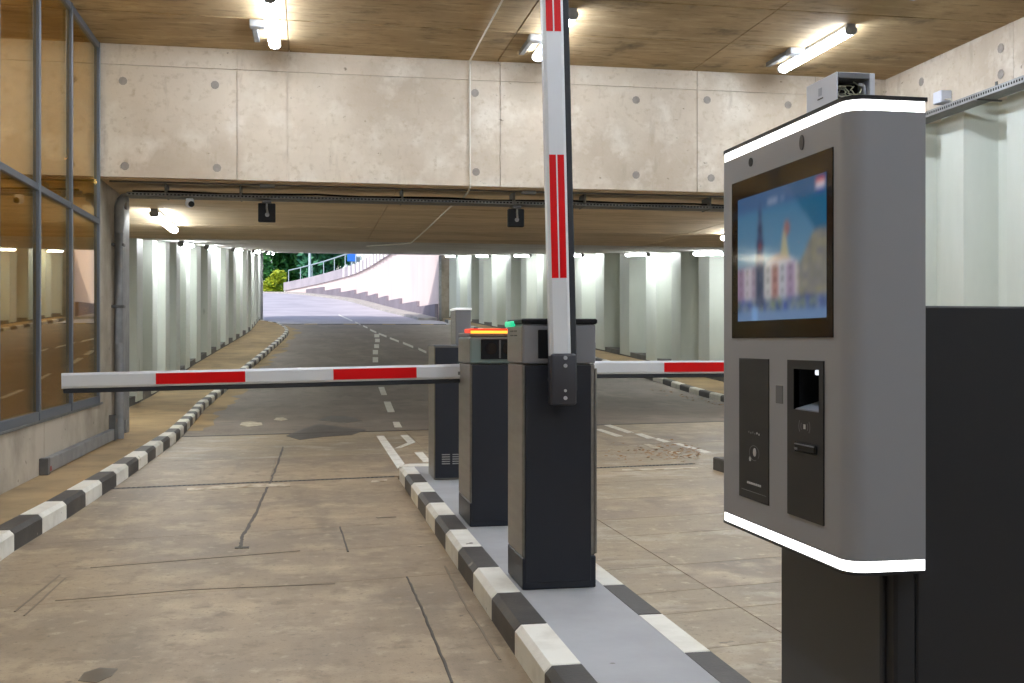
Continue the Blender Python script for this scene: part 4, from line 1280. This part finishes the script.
lpst = tag(empty('lamp_post', (0.2, 98, 5.5)), 'slender pale street lamp post behind the retaining wall', 'lamp post')
obj('pole', tube(NB(), [(0.15, 98, 5.3), (0.15, 98, 13.5)], [0.14, 0.09], 10), M_rail, lpst)
obj('lamp_arm', tube(NB(), [(0.15, 98, 13.4), (-1.2, 98, 13.9)], 0.05, 6), M_rail, lpst)
obj('lantern', bx(-1.9, -1.1, 97.85, 98.15, 13.82, 13.98, 0.03), M_rail, lpst)

sg = tag(empty('road_sign', (3.58, 92, 5.6)), 'blue rectangular sign above the retaining wall parapet', 'sign')
obj('sign_face', bx(3.2, 3.95, 92, 92.05, 7.85, 8.55, 0.01), M_blue, sg)
obj('sign_post', tube(NB(), [(3.58, 92.1, 5.6), (3.58, 92.1, 8.5)], 0.05, 8), M_rail, sg)

bd = tag(empty('building', (8, 140, 5.6)), 'white rendered building seen between the trees outside', 'building')
obj('building_wall', bx(3.5, 22, 136, 150, 5.4, 16), M_bldg, bd)
obj('roof', bx(3.2, 22.3, 135.7, 150.3, 16, 16.4), M_parap, bd)
for i in range(6):
    for j in range(3):
        f_ = obj('window_frame', bx(4.6 + i * 2.9, 6.4 + i * 2.9, 135.9, 136.02, 6.6 + j * 3.1, 8.6 + j * 3.1), M_rail, bd)
        obj('pane', bx(4.75 + i * 2.9, 6.25 + i * 2.9, 135.86, 135.9, 6.75 + j * 3.1, 8.45 + j * 3.1), M_pane, f_)


def tree(loc, h, r, m, label, name='tree', cat='tree', group='trees beyond the ramp', n=2600, trunk=0.35, seed=1, leaf=0.42):
    rnd = random.Random(seed)
    x, y, z = loc
    t = tag(empty(name, loc), label, cat, group)
    ch = h * trunk
    obj('trunk', tube(NB(), [(x, y, z - 0.2), (x + 0.1, y, z + ch), (x - 0.1, y + 0.1, z + h * 0.75)], [0.05 * r, 0.04 * r, 0.015 * r], 8), M_trunk, t)
    for k in range(3):
        a = k * 2.1 + rnd.random()
        obj('branch', tube(NB(), [(x, y, z + ch * (0.8 + 0.2 * k)), (x + math.cos(a) * r * .35, y + math.sin(a) * r * .35, z + ch * (0.8 + .2 * k) + h * .2)], [0.03 * r, 0.012 * r], 6), M_trunk, t)
    blobs = []
    for k in range(16):
        a, q = rnd.random() * 6.28, rnd.random() ** 0.5
        zz = z + ch + (h - ch) * rnd.uniform(0.1, 0.88)
        w = math.sin(math.pi * min(1, max(0.12, (zz - z - ch) / (h - ch) * 0.85 + 0.1)))
        blobs.append((x + math.cos(a) * q * r * 0.75 * w, y + math.sin(a) * q * r * 0.75 * w, zz, r * rnd.uniform(0.28, 0.5)))
    bm = NB()
    for k in range(n):
        b = blobs[rnd.randrange(16)]
        d = Vector((rnd.gauss(0, 1), rnd.gauss(0, 1), rnd.gauss(0, 1))).normalized() * b[3] * rnd.uniform(0.65, 1.05)
        c = Vector(b[:3]) + d
        u = Vector((rnd.gauss(0, 1), rnd.gauss(0, 1), rnd.gauss(0, 1))).normalized()
        v = u.orthogonal().normalized()
        s = leaf * rnd.uniform(0.6, 1.2)
        bm.faces.new([bm.verts.new(c + e) for e in (u * s, v * s * 0.55, -u * s, -v * s * 0.55)])
    f = obj('foliage', bm, m, t); f['kind'] = 'stuff'
    return t


tree((-6.3, 117, 5.7), 9.5, 3.6, M_leaf1, 'dark green leafy tree at the left of the tunnel mouth', seed=3, n=5200, trunk=0.14)
tree((-2.2, 126, 5.7), 10, 4.0, M_leaf1, 'dark green leafy tree left of the pale lamp post', seed=8, n=5200, trunk=0.12)
tree((1.8, 118, 5.7), 9, 3.4, M_leaf3, 'blue-green leafy tree right of the pale lamp post', seed=21, n=4600, trunk=0.12)
tree((-9.0, 128, 5.7), 11, 4.2, M_leaf3, 'blue-green tree farthest back at the left of the tunnel mouth', seed=33, n=5200, trunk=0.14)
tree((-6.3, 108, 5.5), 3.0, 1.8, M_leaf2, 'yellow-green bush beside the far bend, left one', 'bush', 'bush', 'bushes beside the bend', 1500, 0.1, 41, 0.26)
tree((-2.9, 107, 5.5), 2.2, 1.25, M_leaf2, 'yellow-green bush beside the far bend, right one', 'bush', 'bush', 'bushes beside the bend', 1500, 0.1, 52, 0.26)
